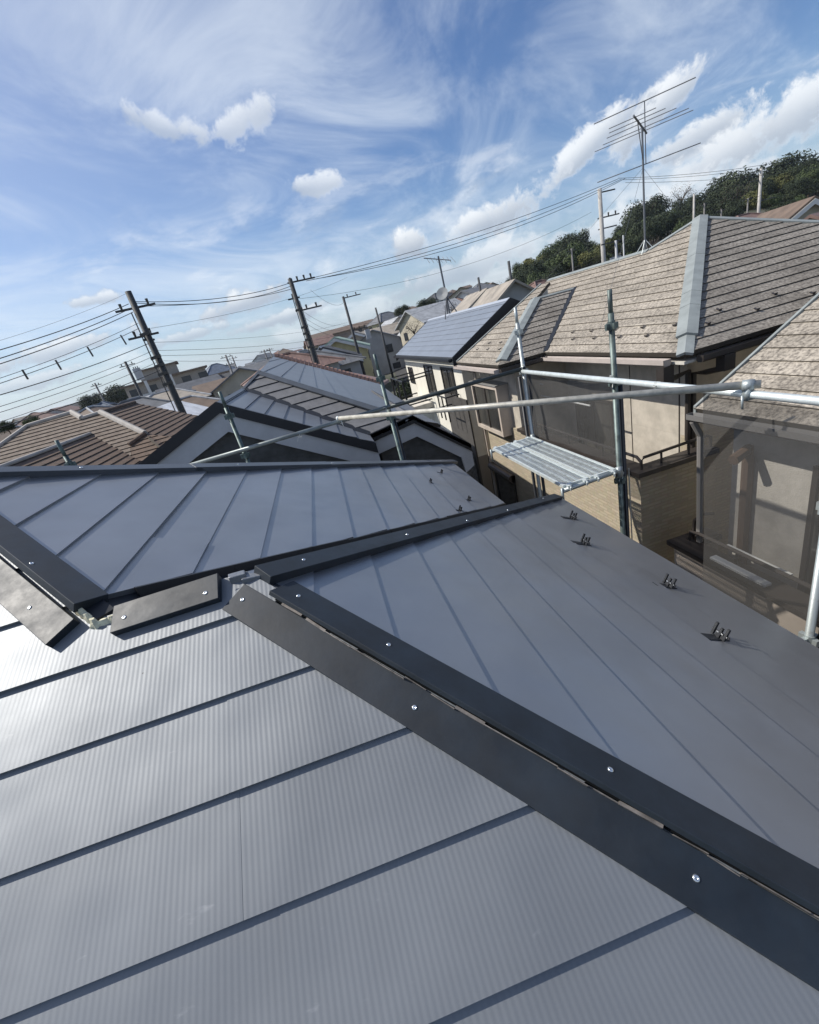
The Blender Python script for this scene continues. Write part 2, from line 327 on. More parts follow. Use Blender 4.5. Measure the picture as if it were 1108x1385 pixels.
def courses(mb, poly, plane, down, expo, v0, step, joints=None, thick=.012, jh=.0008, wob=.0):
    """lapped roof courses on z = a x + b y + c; 'down' is the unit downhill direction in plan"""
    a, b, c = plane; dn = down; u = (-dn[1], dn[0])
    vs = [-(p[0] * dn[0] + p[1] * dn[1]) for p in poly]
    k0 = math.floor((min(vs) - v0) / expo) - 1; k1 = math.ceil((max(vs) - v0) / expo) + 1
    nrm = Vector((-a, -b, 1)).normalized()
    for k in range(k0, k1):
        lo = v0 + k * expo; hi = lo + expo * 1.0
        st = clip(clip(poly, (dn[0], dn[1]), -lo), (-dn[0], -dn[1]), hi)
        if len(st) < 3: continue
        js = sorted((joints(k) if joints else []))
        bnd = [-1e9] + js + [1e9]
        for j in range(len(bnd) - 1):
            pc = clip(clip(st, (-u[0], -u[1]), -bnd[j]), u, bnd[j + 1])
            if len(pc) < 3: continue
            # drop doubled points
            q = []
            for p in pc:
                if not q or abs(p[0] - q[-1][0]) + abs(p[1] - q[-1][1]) > 1e-5: q.append(p)
            if len(q) > 2 and abs(q[0][0] - q[-1][0]) + abs(q[0][1] - q[-1][1]) < 1e-5: q.pop()
            if len(q) < 3: continue
            ex = jh * ((j + 1) % 2); rt = random.Random(k * 131 + int(abs(c) * 1000)); w0_, w1_ = rt.uniform(-wob, wob), rt.uniform(-wob, wob)
            top = []; bot = []
            for p in q:
                v = -(p[0] * dn[0] + p[1] * dn[1]); base = Vector((p[0], p[1], a * p[0] + b * p[1] + c))
                top.append(base + nrm * (step * (1 - (v - lo) / expo) + .002 + ex + (w0_ if (p[0] * u[0] + p[1] * u[1]) > (min(z[0] * u[0] + z[1] * u[1] for z in q) + max(z[0] * u[0] + z[1] * u[1] for z in q)) / 2 else w1_))); bot.append(base - nrm * thick)
            n = len(q); fs = [tuple(range(n)), tuple(range(2 * n - 1, n - 1, -1))] + [(i, i + n, (i + 1) % n + n, (i + 1) % n) for i in range(n)]
            ar = sum(q[i][0] * q[(i + 1) % n][1] - q[(i + 1) % n][0] * q[i][1] for i in range(n))
            if ar < 0: fs = [f[::-1] for f in fs]
            mb.edge.update(range(len(mb.f) + 2, len(mb.f) + len(fs))); mb.add(top + bot, fs)
    return mb
def on(plane, p): return Vector((p[0], p[1], plane[0] * p[0] + plane[1] * p[1] + plane[2]))
def slab(mb, poly, plane, t=.06):
    P = [on(plane, p) for p in poly]; return mb.prism(P, (0, 0, -t))
def capstrip(mb, p, q, na, nb, w, h=.02, lift=.012):
    """two-winged ridge / hip cap along p-q; na, nb = upward normals of the two slopes"""
    p, q = Vector(p), Vector(q); t = (q - p).normalized(); na = Vector(na).normalized(); nb = Vector(nb).normalized()
    wa = na.cross(t); wb = nb.cross(t)
    if wa.dot(nb) > 0: wa = -wa
    if wb.dot(na) > 0: wb = -wb
    up = (na + nb).normalized() * lift
    for w_, n_ in ((wa, na), (wb, nb)):
        o = p + up; mb.prism([o, o + (q - p), o + (q - p) + w_ * w, o + w_ * w], -n_ * h)
    return mb

# ================================================================== terrain
def lerp(x, pts):
    if x <= pts[0][0]: return pts[0][1]
    for (a, b), (c, dd) in zip(pts, pts[1:]):
        if x <= c: return b + (dd - b) * (x - a) / (c - a)
    return pts[-1][1]
def sm(x, a, b):
    t = max(0, min(1, (x - a) / (b - a))); return t * t * (3 - 2 * t)
GZ = -7.2
def terr(x, y):
    if y < 20: return GZ
    t = x / max(y, 1)
    rise = lerp(t, [(.1, 0), (.30, 4), (.45, 6), (.6, 10), (.8, 13), (1.0, 15), (1.2, 15.5), (1.6, 16)])
    far = lerp(t, [(-.8, 2.0), (-.2, 3.0), (0.0, 4.5), (.15, 6), (.3, 9), (.5, 12)])
    return GZ + rise * sm(y, 40, 115) + far * sm(y, 120, 420)
def grid_ground():
    xs = sorted(set([-4000, -2500, -1400, -800, -500, -350] + list(range(-250, 460, 14)) + [520, 650, 900, 1500, 2600, 4000]))
    ys = sorted(set([-400, -120, -40, 0] + list(range(16, 460, 12)) + [520, 650, 900, 1400, 2400, 4000, 6000]))
    mb = MB(); n = len(xs)
    for y in ys:
        for x in xs: mb.v.append(Vector((x, y, terr(x, y))))
    for j in range(len(ys) - 1):
        for i in range(n - 1): mb.f.append((j * n + i, j * n + i + 1, (j + 1) * n + i + 1, (j + 1) * n + i))
    return mb
GROUND = mat('town_ground', (.10, .10, .085), .95, col2=(.045, .055, .032), vscale=.06, lo=.4, hi=.6)
g = grid_ground().build('ground', GROUND, smooth=True); tag(g, kind='structure')
rd = MB(); rd.add([(-40, 24, GZ + .02), (3.4, 24, GZ + .02), (3.4, 31, GZ + .02), (-40, 31, GZ + .02)], [(0, 1, 2, 3)])
for j in range(8):
    y0, y1 = 38 + j * 9, 47 + j * 9; f0, f1 = .155 * y0 + .8, .155 * y1 + .8
    rd.add([(f0, y0, terr(f0, y0) + .25), (f0 + 5.5, y0, terr(f0 + 5, y0) + .25), (f1 + 5.5, y1, terr(f1 + 5, y1) + .25), (f1, y1, terr(f1, y1) + .25)], [(0, 1, 2, 3)])
tag(rd.build('road', ASPH), kind='structure')
hl = MB()
for i in range(60):
    a0 = -1.3 + i * .055; a1 = a0 + .055; D = 3600
    f = lambda a: 10 + 14 * (math.sin(a * 7.3) * .5 + .5) + 0 + 3 * math.sin(a * 23 + 1)
    p0 = (math.sin(a0) * D, math.cos(a0) * D, -30); p1 = (math.sin(a1) * D, math.cos(a1) * D, -30)
    b0 = (math.sin(a0) * D * 1.15, math.cos(a0) * D * 1.15, -30); b1 = (math.sin(a1) * D * 1.15, math.cos(a1) * D * 1.15, -30)
    t0 = (math.sin(a0) * D * 1.07, math.cos(a0) * D * 1.07, f(a0)); t1 = (math.sin(a1) * D * 1.07, math.cos(a1) * D * 1.07, f(a1))
    hl.add([p0, p1, t1, t0, b0, b1], [(0, 1, 2, 3), (3, 2, 5, 4)])
tag(hl.build('hills', mat('far_hills', (.06, .085, .09), .95, var=.3, vscale=.01), smooth=True), kind='structure')
# ================================================================== the re-roofed house we stand on
S = .84; m = .54
PA = (0, m, -1.468 * S); PB = (-m, 0, -.911 * S); PC = (-m, 0, -1.183 * S)
PA2 = (0, -m, (-.663 + m * 1.49) * S); PC2 = (0, -m, (-1.183 + m * 4.55) * S)
nA = Vector((0, -m, 1)); nB = Vector((m, 0, 1)); nA2 = Vector((0, m, 1))
yR = 1.49 * S; xA = -.46 * S; xV = -.96 * S; xM, yM = -2.01 * S, 2.54 * S
eB = 2.02 * S; eC = 1.50 * S; eA = -1.0 * S; eN = 3.97 * S; eF = 6.05 * S
house = thing('reroofed_house', (0, 2, GZ), 'foreground house with new dark grey steel hip roof and uncapped black ridge boards', 'house')
rnd = random.Random(3)
jA = {}
def jointsA(k):
    fixed = {0: [-.446 * S], 1: [-.525 * S], 2: [-.548 * S]}
    if k in fixed: return fixed[k] + [fixed[k][0] - 2.4]
    r = random.Random(50 + k); return [-3.0 + r.random() * 1.2, r.random() * .8 + .6]
def jointsBC(k):
    r = random.Random(90 + k); return [4.4 + r.random() * 1.0, 2.9 + r.random() * .6]
mA = MB()
courses(mA, [(eB - .0, eA), (xA, yR), (xV, yR), (-7, yR), (-7, eA)], PA, (0, -1), .2284 * S, .430 * S, .0112, jointsA, wob=.0011)
courses(mA, [(xV, yR), (xM, yM), (-7, yM), (-7, yR)], PA, (0, -1), .2284 * S, .430 * S, .0112, jointsA, wob=.0011)
sA = mA.build('roof_slope', PANEL_X, house)
tag(sA, 'ribbed grey slope nearest the viewer')
mB = courses(MB(), [(eB, eA), (eB, eN), (xA, yR)], PB, (1, 0), .2268 * S, .0237 * S, .0070, lambda k: [], wob=.0012)
sB = mB.build('roof_slope', PANEL_Y, house)
jC = {}
for q in [((203, 731), (274, 735)), ((462, 634), (488, 638)), ((522, 643), (549, 646))]:
    p = [hit(*a, (m, 0, 1), PC[2]) for a in q]; xm = (p[0].x + p[1].x) / 2
    jC[math.floor((-xm - (1.4746 * S)) / (.2288 * S))] = [(p[0].y + p[1].y) / 2]
g0 = 2.62 * S; g1 = 4.55 * S
mC = courses(MB(), [(xM, yM), (xV - .075, yR + .075), (eC, eC + g0), (eC, eF)], PC, (1, 0), .2288 * S, 1.4746 * S, .0095, lambda k: jC.get(k, []), wob=.0012, jh=.0045)
sC = mC.build('roof_slope', PANEL_Y, house)
ma2 = courses(MB(), [(xA, yR), (eB, eN), (eC - .12, eN), (xV - .0, yR + .02)], PA2, (0, 1), .2268 * S, -3.97 * S, .0125)
ma2.build('roof_slope', PANEL_X, house)
courses(MB(), [(xM, yM), (eC, eF), (-7, eF), (-7, yM)], PC2, (0, 1), .2268 * S, -6.05 * S, .0125).build('roof_slope', PANEL_X, house)
# valley gutter (dark, folded) between the wing and the main slope
vg = MB(); P0 = Vector((xV, yR, on(PA2, (xV, yR)).z - .012)); P1 = Vector((eC, eC + 2.453 * S, on(PC, (eC, 0)).z - .012))
for sgn, pl in ((1, PC), (-1, PA2)):
    w = Vector((-.5, .5, 0)) * sgn * .36; a = P0; b = P1
    aw = on(pl, (a.x + w.x, a.y + w.y) if sgn > 0 else (a.x + .30, yR + .012)) - Vector((0, 0, .014)); bw = on(pl, (b.x + w.x, b.y + w.y)) - Vector((0, 0, .014))
    vg.add([a, b, bw, aw], [(0, 1, 2, 3) if sgn < 0 else (3, 2, 1, 0)])
vg.build('valley_gutter', BLACK, house)
# folded-down panel ends along the valley (ragged dark edge)
ve = MB(); r = random.Random(5); x = xV + .02
while x < eC - .02:
    L = .16 + r.random() * .12; x2 = min(x + L, eC)
    a = on(PC, (x, x + g0 - .004)); b = on(PC, (x2, x2 + g0 - .004 + r.uniform(-.006, .004)))
    ve.obox(a + Vector((.012, -.012, -.032)), b - a, Vector((-.010, .010, 0)), Vector((0, 0, .044 + r.random() * .006))); x = x2
ve.build('valley_edge_fold', BLACK, house)
# ------------------------------------------------------------- black resin ridge boards with screws
def board(n, pl, dirv, a0, a1, w0, w1, label=None, t=.03, end=0.0, material=None, lift=0.0):
    n = Vector(n).normalized(); dv = Vector(dirv).normalized(); wv = n.cross(dv); c = Vector((0, 0, pl[2])) .dot(n)
    def P(a, w, h): return dv * a + wv * w + n * (c + h)
    mb = MB(); P8 = [P(a0, w0, lift + .004), P(a1, w0, lift + .004), P(a1, w1, lift + .004), P(a0 + end, w1, lift + .004)]
    mb.prism(P8, n * t)
    o = mb.build('ridge_board', material or BOARD, house, bevel=.0015)
    if label: o['label'] = label
    return o, P, n, t + lift + .004
def screw(par, p, n, rr=.0062):
    mb = MB(); n = n.normalized(); t = n.orthogonal().normalized(); b = n.cross(t); k = 14
    p = Vector(p)
    ring = lambda r_, h: [p + (t * math.cos(2 * math.pi * i / k) + b * math.sin(2 * math.pi * i / k)) * r_ + n * h for i in range(k)]
    v = ring(rr, -.001) + ring(rr, .0012) + ring(rr * .7, .0024) + ring(rr * .32, .0024) + ring(rr * .28, .0004); f = []
    for L in range(4):
        for i in range(k): f.append((L * k + i, L * k + (i + 1) % k, (L + 1) * k + (i + 1) % k, (L + 1) * k + i))
    f.append(tuple(4 * k + i for i in range(k))); mb.add(v, f); mb.build('screw', SCREW, par, smooth=True)
hipd = (1, -1, -m); hipu = (1, 1, -m)
def screws_px(o, nn, pl, h, pts):
    n = Vector(nn).normalized(); k = Vector(nn).length
    for q in pts: screw(o, hit(*q, nn, pl[2] + h * k), n)
b1, _, _, hh = board(nA, PA, hipd, -.850, 2.2, .1345, .2270, 'front one of the two long hip boards', t=.014, lift=-.002)
screws_px(b1, (0, -m, 1), PA, hh, [(328, 811), (561, 957), (942, 1188)])
b2, _, _, hh = board(nB, PB, hipd, -.748, 2.2, .8470, .9450, 'rear one of the two long hip boards', t=.014, lift=-.002)
screws_px(b2, (m, 0, 1), PB, hh, [(404, 806), (526, 872), (826, 1041)])
b3, _, _, hh = board(nB, PB, hipu, .775, 3.80, .888, .966, 'board running down the far hip of the wing')
screws_px(b3, (m, 0, 1), PB, hh, [(411, 757), (551, 723), (632, 704), (687, 690), (735, 674)])
b4, _, _, hh = board(nA, PA, hipd, -4.2, -1.213, -.192, -.103, 'board lying on the front slope at the left edge')
screws_px(b4, (0, -m, 1), PA, hh, [(40, 822)])
b5, _, _, hh = board(nB, PC, hipd, -4.2, -1.228, .592, .686, 'board lying beside the pale foam at the left edge')
screws_px(b5, (m, 0, 1), PC, hh, [(43, 762)])
b6, _, _, hh = board(nA, PA, (1, 0, 0), -.766, -.462, .755, .843, 'short board on the horizontal ridge')
screws_px(b6, (0, -m, 1), PA, hh, [(168, 835), (278, 802)])
# dark underlay strips, plus one strip of painted shade, in the gaps between boards
def strip(p, q, wv, h, name, material):
    p, q, wv = Vector(p), Vector(q), Vector(wv); mb = MB(); mb.obox(p - wv, q - p, wv * 2, Vector((0, 0, h))); return mb.build(name, material, house)
hz = lambda x, y: Vector((x, y, PA[1] * y + PA[2]))
strip(hz(xA + .02, yR - .02), hz(1.7, 1.03 * S - 1.7), (.010, .010, 0), .005, 'hip_underlay_shade', BLACK)
strip(Vector((xM, yM, on(PA, (0, yM)).z)), Vector((xV, yR, on(PA, (0, yR)).z)), (.02, .02, 0), .012, 'hip_underlay_shade', BLACK)
gp = MB(); dv_ = Vector(hipd).normalized(); na_ = nA.normalized(); wa_ = na_.cross(dv_); c_ = PA[2] / nA.length
gp.obox(dv_ * -.73 + wa_ * .2305 + na_ * (c_ + .002), dv_ * 2.9, wa_ * .012, na_ * .0135); gp.build('hip_underlay_shade', mat('black_gap_shade', (.006, .007, .008), .95, spec=.1), house)  # black strip added to paint shade into the lit hip gap
# torn edge of the bent metal along the hip gap
te = MB(); r = random.Random(11); t0 = Vector(hipd).normalized(); nn = nA.normalized(); wv = nn.cross(t0); cA = PA[2] / nA.length
a = -.70
while a < 1.3:
    L = r.uniform(.05, .17); h0 = .0185 + r.random() * .005; w = .2248 + r.uniform(-.002, .004)
    p = t0 * a + wv * w + nn * (cA + h0); q = t0 * (a + L) + wv * (w + r.uniform(-.003, .003)) + nn * (cA + h0 + r.uniform(-.004, .006))
    if r.random() < .5: te.obox(p, q - p, wv * (.0018 + .005 * (r.random() < .22)), nn * -.012); a += L * (1.0 if r.random() < .7 else 1.25)
te.build('torn_flashing', mat('bare_metal_edge', (.24, .215, .195), .5, metal=.25, var=.5, vscale=30), house)
fo = MB(); r = random.Random(4)
def blob(p, sx, sy, sz, rot):
    cc, ss = math.cos(rot), math.sin(rot); ux = Vector((cc, ss, 0)) * sx; uy = Vector((-ss, cc, 0)) * sy
    vs = []
    for dz_ in (0, sz * .6, sz):
        k = 1 if dz_ == 0 else (.9 if dz_ < sz else .55)
        for i in range(8):
            an = i * math.pi / 4; vs.append(p + ux * math.cos(an) * k * r.uniform(.8, 1.1) + uy * math.sin(an) * k * r.uniform(.8, 1.1) + Vector((0, 0, dz_)))
    fs = []
    for L in range(2):
        for i in range(8): fs.append((L * 8 + i, L * 8 + (i + 1) % 8, L * 8 + 8 + (i + 1) % 8, L * 8 + 8 + i))
    fs.append(tuple(16 + i for i in range(8))); fo.add(vs, fs)
cx, cy = xV - .02, yR - .02
for i in range(9):
    s_ = i / 8; p = hz(cx - .16 * s_ - .005, cy + .16 * s_); blob(p, .022, .011, .028 + .010 * r.random(), R(135))
for i in range(5):
    s_ = i / 4; p = hz(cx + .10 * s_, cy - .005); blob(p, .022, .009, .022 + .006 * r.random(), 0)
fo.build('foam_strip', FOAM, house)
# crumpled flashing at the apex of the wing
ap = MB(); r = random.Random(9)
for (x, y, sx, sy, h) in [(-.408, 1.235, .05, .03, .035), (-.370, 1.222, .055, .03, .030), (-.40, 1.205, .045, .02, .02)]:
    z = min(on(PA, (x, y)).z, on(PB, (x, y)).z)
    ap.obox((x - sx / 2, y - sy / 2, z - .01), (sx, r.uniform(-.006, .006), r.uniform(-.008, .008)), (r.uniform(-.01, .01), sy, 0), (0, 0, h))
ap.build('crumpled_flashing', mat('loose_metal_flashing', (.20, .21, .225), .35, metal=.3, bump=.004, bscale=40), house, bevel=.003)
# capped hip at the far edge of the main slope
fc = MB(); p = Vector((xM, yM, on(PC, (xM, 0)).z)); q = Vector((eC + .015, eF + .015, on(PC, (eC, 0)).z - .01))
tt = (q - p).normalized(); wv = nB.normalized().cross(tt); 
if wv.x < 0: wv = -wv
up = nB.normalized()
segs = 4
for i in range(segs):
    a_ = p.lerp(q, i / segs); b_ = p.lerp(q, (i + 1) / segs + (.01 if i < segs - 1 else 0)); lf = .036 + .002 * (i % 2)
    fc.obox(a_ + up * .004, b_ - a_, wv * .078, up * lf)
    w2 = (Vector((0, m, 1)).normalized()).cross(tt); w2 = w2 if w2.y > 0 else -w2
    fc.obox(a_ + up * .004, b_ - a_, w2 * .078, up * lf)
hc = fc.build('hip_cap', TRIM, house, bevel=.002)
for i in range(5):
    s_ = .12 + .2 * i; screw(hc, p.lerp(q, s_) + wv * .04 + up * (.0415), up, .007)
# snow guards: base strap, cross bar, upright fins
def snow_guard(par, p, n, small=False):
    n = n.normalized(); yv = Vector((0, 1, 0)); sv = yv.cross(n); sv = sv if sv.x > 0 else -sv    # downhill
    p = Vector(p); k = .60 if small else .86
    root = MB(); root.obox(p - sv * .10 * k - yv * .022 * k, sv * .15 * k, yv * .044 * k, n * .004)
    root.obox(p - yv * .045 * k + n * .022 * k, yv * .09 * k, sv * .005, n * .010 * k)
    root.obox(p - yv * .02 * k, yv * .04 * k, sv * .004, n * .028 * k)
    o = root.build('snow_guard', BLACK, par)
    f = MB()
    for e in (-.034, -.006, .026):
        f.obox(p + yv * e * k - sv * .006 + n * .004, yv * .011 * k, sv * .010, n * (.060 if e != -.006 else .048) * k)
    # child depth is limited to two levels below the house: fins join the guard's mesh data
    bmj = bmesh.new(); bmj.from_mesh(o.data); off = world_loc(o)
    vs = [bmj.verts.new(v - off) for v in f.v]
    for fc_ in f.f:
        try: bmj.faces.new([vs[i] for i in fc_])
        except ValueError: pass
    g_ = MB()
    for e in (-.030, -.008, .012, .034):
        g_.obox(p + yv * (e - .008) * k - sv * .0025 + n * .0245 * k, yv * .013 * k, sv * -.002, n * .006 * k)  # four bright pieces paint the glints along the bar
    vs = [bmj.verts.new(v - off) for v in g_.v]
    o.data.materials.append(SCREW)
    for fc_ in g_.f: bmj.faces.new([vs[i] for i in fc_]).material_index = 1
    bmj.to_mesh(o.data); bmj.free()
for q in [(971, 863), (903, 793), (790, 736), (774, 702)]: snow_guard(sB, hit(*q, (m, 0, 1), PB[2] + .006), nB)
for q in [(582, 653), (597, 640), (622, 691), (634, 677)]: snow_guard(sC, hit(*q, (m, 0, 1), PC[2] + .006), nB, True)
# fascia, soffit and walls under the eaves
ez = on(PB, (eB, 0)).z
fa = MB()
for (x0, y0, x1, y1) in [(eB, eA, eB, eN), (eB, eN, eC, eN), (eC, eN, eC, eF), (eC, eF, -7, eF), (eB, eA, -7, eA)]:
    a_ = Vector((x0, y0, ez - .14)); b_ = Vector((x1, y1, ez - .14)); dd = (b_ - a_).normalized(); w = Vector((dd.y, -dd.x, 0)) * .03
    cen = Vector((-1, 2, 0)); w = w if (cen - a_).dot(w) > 0 else -w
    fa.obox(a_ + w * .4, b_ - a_, w, (0, 0, .115))
fa.build('fascia', BLACK, house)
wl = MB(); zt = ez + .02
wl.box((-7, eA + .45, GZ - .1), (eC - .45, eF - .45, zt)); wl.box((-1, eA + .453, GZ - .1), (eB - .45, eN - .45, zt - .003))
wl.build('outer_wall', mat('grey_beige_wall', (.33, .31, .28), .9, bump=.004, bscale=80), house)

# ================================================================== scaffold
SX, SY = 2.5, 5.34
scaf = thing('scaffold', (SX, SY, GZ), 'galvanised tube scaffold standing round the re-roofed house', 'scaffold')
def post(x, y, ztop, material=GALV, zbot=GZ, lean=(0, 0)):
    b = Vector((x, y, zbot)); t = Vector((x + lean[0], y + lean[1], ztop))
    mb = MB(); mb.tube([b, t - Vector((0, 0, .18))], .0243, 14); mb.tube([t - Vector((0, 0, .2)), t], .019, 12)
    o = mb.build('post', material, scaf, smooth=True)
    z = ztop - .28
    while z > -4.6:
        s_ = MB(); c = Vector((x, y, z)); s_.tube([c - Vector((0, 0, .035)), c + Vector((0, 0, .035))], .031, 12)
        for dx_, dy_ in ((1, 0), (-1, 0), (0, 1), (0, -1)):
            s_.obox(c + Vector((dx_ * .028 - abs(dy_) * .014, dy_ * .028 - abs(dx_) * .014, -.03)), Vector((dx_ * .028, dy_ * .028, 0)), Vector((abs(dy_) * .028, abs(dx_) * .028, 0)), (0, 0, .05))
        s_.build('coupling_collar', material, o, smooth=False); z -= .475 if z > -.6 else .95
    return o
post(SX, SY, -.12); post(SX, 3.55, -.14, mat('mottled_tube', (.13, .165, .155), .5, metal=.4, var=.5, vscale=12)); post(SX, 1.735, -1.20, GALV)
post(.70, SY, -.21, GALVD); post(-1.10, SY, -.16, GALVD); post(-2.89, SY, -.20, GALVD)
# dark second tubes that carry the sheet edges below the guard rail
for (x, y) in [(SX + .055, SY - .02), (SX + .06, 3.56), (SX + .055, 1.70), (.74, SY + .05), (SX - .06, SY + .02)]:
    mb = MB(); mb.tube([(x, y, GZ), (x, y, -.93)], .021, 10); mb.build('post', BLACK, scaf, smooth=True)
mb = MB(); mb.tube([(SX + .09, 3.53, -4.5), (SX + .085, 3.53, -1.75)], .006, 8); mb.build('hanging_rope', BEIGE, scaf)
def rail(p, q, material=GALV, r_=.0243):
    mb = MB(); mb.tube([p, q], r_, 14); return mb.build('guard_rail', material, scaf, smooth=True)
RAILB = mat('rail_grey_green', (.34, .38, .375), .42, metal=.5, var=.3, vscale=16)
LIGHTT = mat('pale_zinc_tube', (.66, .71, .70), .45, metal=.35, var=.12, vscale=16)
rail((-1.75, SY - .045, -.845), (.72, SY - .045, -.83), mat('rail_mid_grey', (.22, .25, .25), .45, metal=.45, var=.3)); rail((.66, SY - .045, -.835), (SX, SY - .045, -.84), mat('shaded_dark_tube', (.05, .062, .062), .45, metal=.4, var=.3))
rail((SX - .05, SY - .02, -.865), (SX - .05, .2, -.875), LIGHTT)
def tie(p, s_=.05):                         # knotted white wire tie
    mb = MB(); r = random.Random(int((p[0] * 91 + p[1] * 37 + p[2] * 11) * 100) & 65535); p = Vector(p)
    for k in range(3): mb.tube([p + Vector((.03 * math.cos(a_ * 1.05), .01 + .01 * k, .03 * math.sin(a_ * 1.05))) for a_ in range(7)], .003, 6)
    for k in range(3):
        e = Vector((r.uniform(-1, .2), r.uniform(-.6, .2), r.uniform(-1.2, .6))) * s_; mb.tube([p, p + e * .6 + Vector((0, 0, .01)), p + e * 1.2], .0035, 6)
    mb.build('wire_tie', mat('white_tie', (.62, .62, .58), .6), scaf)
for p in [(SX - .02, 3.53, -.86), (SX - .02, SY - .05, -.82), (.10, SY - .05, -.84), (.68, SY - .05, -.85), (SX - .05, 2.95, -.875), (SX, 3.52, -1.78), (-.42, SY - .05, -.86)]: tie(p)
# transoms under the planks
for y in (3.52, 5.28):
    mb = MB(); mb.tube([(SX - .62, y, -1.76), (SX, y, -1.735)], .0215, 12)
    mb.obox((SX - .64, y - .012, -1.90), (.02, 0, 0), (0, .024, 0), (0, 0, .17)); mb.obox((SX - .05, y - .02, -1.80), (.05, 0, 0), (0, .04, 0), (0, 0, .10))
    mb.build('transom', GALV, scaf, smooth=True)
for (x0, x1, lab) in [(1.895, 2.165, 'pale galvanised mesh plank of the scaffold, the outer one farther from the tan wall'), (2.185, 2.455, 'pale galvanised mesh plank of the scaffold, the one against the posts')]:
    pk = thing('scaffold_plank', (x0, 3.5, -1.72), lab, 'scaffold plank', 'mesh planks of the scaffold')
    fr = MB()
    for x in (x0, x1 - .022): fr.box((x, 3.54, -1.745), (x + .022, 5.27, -1.715))
    for y in (3.54, 5.245): fr.box((x0 + .022, y, -1.744), (x1 - .022, y + .025, -1.716))
    fr.build('plank_frame', LIGHTT, pk)
    pm = MB(); nx_, ny_ = 8, 58; xa, xb, ya, yb = x0 + .022, x1 - .022, 3.565, 5.245
    zz = -1.722
    for j in range(ny_):
        y0 = ya + (yb - ya) * j / ny_; pm.box((xa, y0, zz - .004), (xb, y0 + .0125, zz))
    for i in range(nx_ + 1):
        x = xa + (xb - xa) * i / nx_; pm.box((x - .0065, ya, zz - .007), (x + .0065, yb, zz - .0042))
    for i in (1, 2): pm.box((xa + (xb - xa) * i / 3 - .011, ya, zz + .0005), (xa + (xb - xa) * i / 3 + .011, yb, zz + .005))
    pm.build('mesh_deck', PLANKM, pk)
    for y in (3.50, 5.27):
        for x in (x0 + .05, x1 - .05):
            hk = MB(); hk.obox((x - .02, y, -1.735), (.04, 0, 0), (0, .045, 0), (0, 0, .018)); hk.tube([(x, y + .02, -1.728), (x, y + .005, -1.715), (x, y - .012, -1.735), (x, y - .005, -1.765)], .010, 8)
            hk.build('hook', LIGHTT, pk)
# loose cream tube laid across the two guard rails
lt = thing('loose_scaffold_tube', (2.5, 2.2, -.8), 'worn cream tube clamped diagonally across both guard rails', 'tube')
A_ = atx(1021, 520, SX - .05); A_.z = -.812; B_ = at(457, 566, SY - .045); B_.z = -.79
A_ = hit(1021, 520, (0, 0, 1), -.812); B_ = hit(457, 566, (0, 0, 1), -.787); dv = (A_ - B_).normalized()
mb = MB(); mb.tube([B_, A_ + dv * .03], .0243, 14); mb.build('tube', BEIGE, lt, smooth=True)
cl_ = MB(); c = A_ - dv * .03; cl_.tube([c - dv * .03, c + dv * .03], .033, 12); cl_.obox(c + Vector((-.02, -.02, -.09)), (.04, 0, 0), (0, .04, 0), (0, 0, .075)); cl_.tube([c + Vector((-.05, -.01, -.05)), c + Vector((-.055, -.02, -.13))], .007, 8)
cl_.build('clamp', GALV, lt, smooth=True)
cl_ = MB(); c = B_ + dv * .012; cl_.tube([c - dv * .015, c + dv * .015], .028, 12); cl_.tube([c + Vector((.02, -.02, -.02)), c + Vector((.03, -.03, -.11))], .004, 6)
cl_.build('clamp', LIGHTT, lt, smooth=True)
# black mesh sheets hanging below the rails
def net(y0, y1, z0, z1, x, label, curve=.03, z0b=None):
    mb = MB(); ny, nz_ = 26, 16; r = random.Random(int(y0 * 100))
    ph = r.random() * 6
    for j in range(nz_ + 1):
        for i in range(ny + 1):
            s_, t_ = i / ny, j / nz_
            mb.v.append(Vector((x + curve * math.sin(s_ * 9 + t_ * 3 + ph) * math.sin(s_ * math.pi) + .02 * math.sin(t_ * 7 + s_ * 5), y0 + (y1 - y0) * s_, (z0 if z0b is None else z0 + (z0b - z0) * s_) * (1 - t_) + z1 * t_ - .05 * math.sin(s_ * math.pi) * (1 - t_))))
    for j in range(nz_):
        for i in range(ny): mb.f.append((j * (ny + 1) + i, j * (ny + 1) + i + 1, (j + 1) * (ny + 1) + i + 1, (j + 1) * (ny + 1) + i))
    o = mb.build('mesh_sheet', NETM, smooth=True); tag(o, label, 'mesh sheet', 'black mesh sheets on the scaffold'); return o
net(3.60, 5.30, -.90, -1.72, SX + .03, 'black see-through mesh sheet hanging above the scaffold planks')
net(.55, 2.62, -.90, -4.2, SX + .04, 'black see-through mesh sheet hanging in front of the stucco house by the right edge')
# ================================================================== tan house with the slate hip roof (right, behind the scaffold)
tan = thing('slate_roof_house', (5.5, 7, GZ), 'tan house with weathered slate hip roof and pale blue-grey hip caps behind the scaffold', 'house')
ze = -1.04
T1 = (.5, 0, ze - .5 * 4.0); T2 = (0, .5, ze - .5 * 4.42); L1 = (.5, 0, ze - .5 * 3.1); L2 = (0, .5, ze - .5 * 7.6)
EX = .163
apx = (6.94, 7.36)
LAP_SHADE = mat('lap_shade_edge', (.075, .064, .05), .95)  # dark cut edges paint the shade of the gaps under each course
def slope(house_, poly, plane, down, step=.0135, m_=SLATE, ex=EX, label=None):
    v0 = min(-(p[0] * down[0] + p[1] * down[1]) for p in poly)
    o = courses(MB(), poly, plane, down, ex, v0, step, lambda k: [], thick=.05).build('roof_slope', m_, house_, m2=LAP_SHADE); tag(o, label); return o
sT1 = slope(tan, [(4, 4.42), (6.94, 7.36), (6.4, 7.9), (6.4, 11.5), (4, 11.5)], T1, (-1, 0))
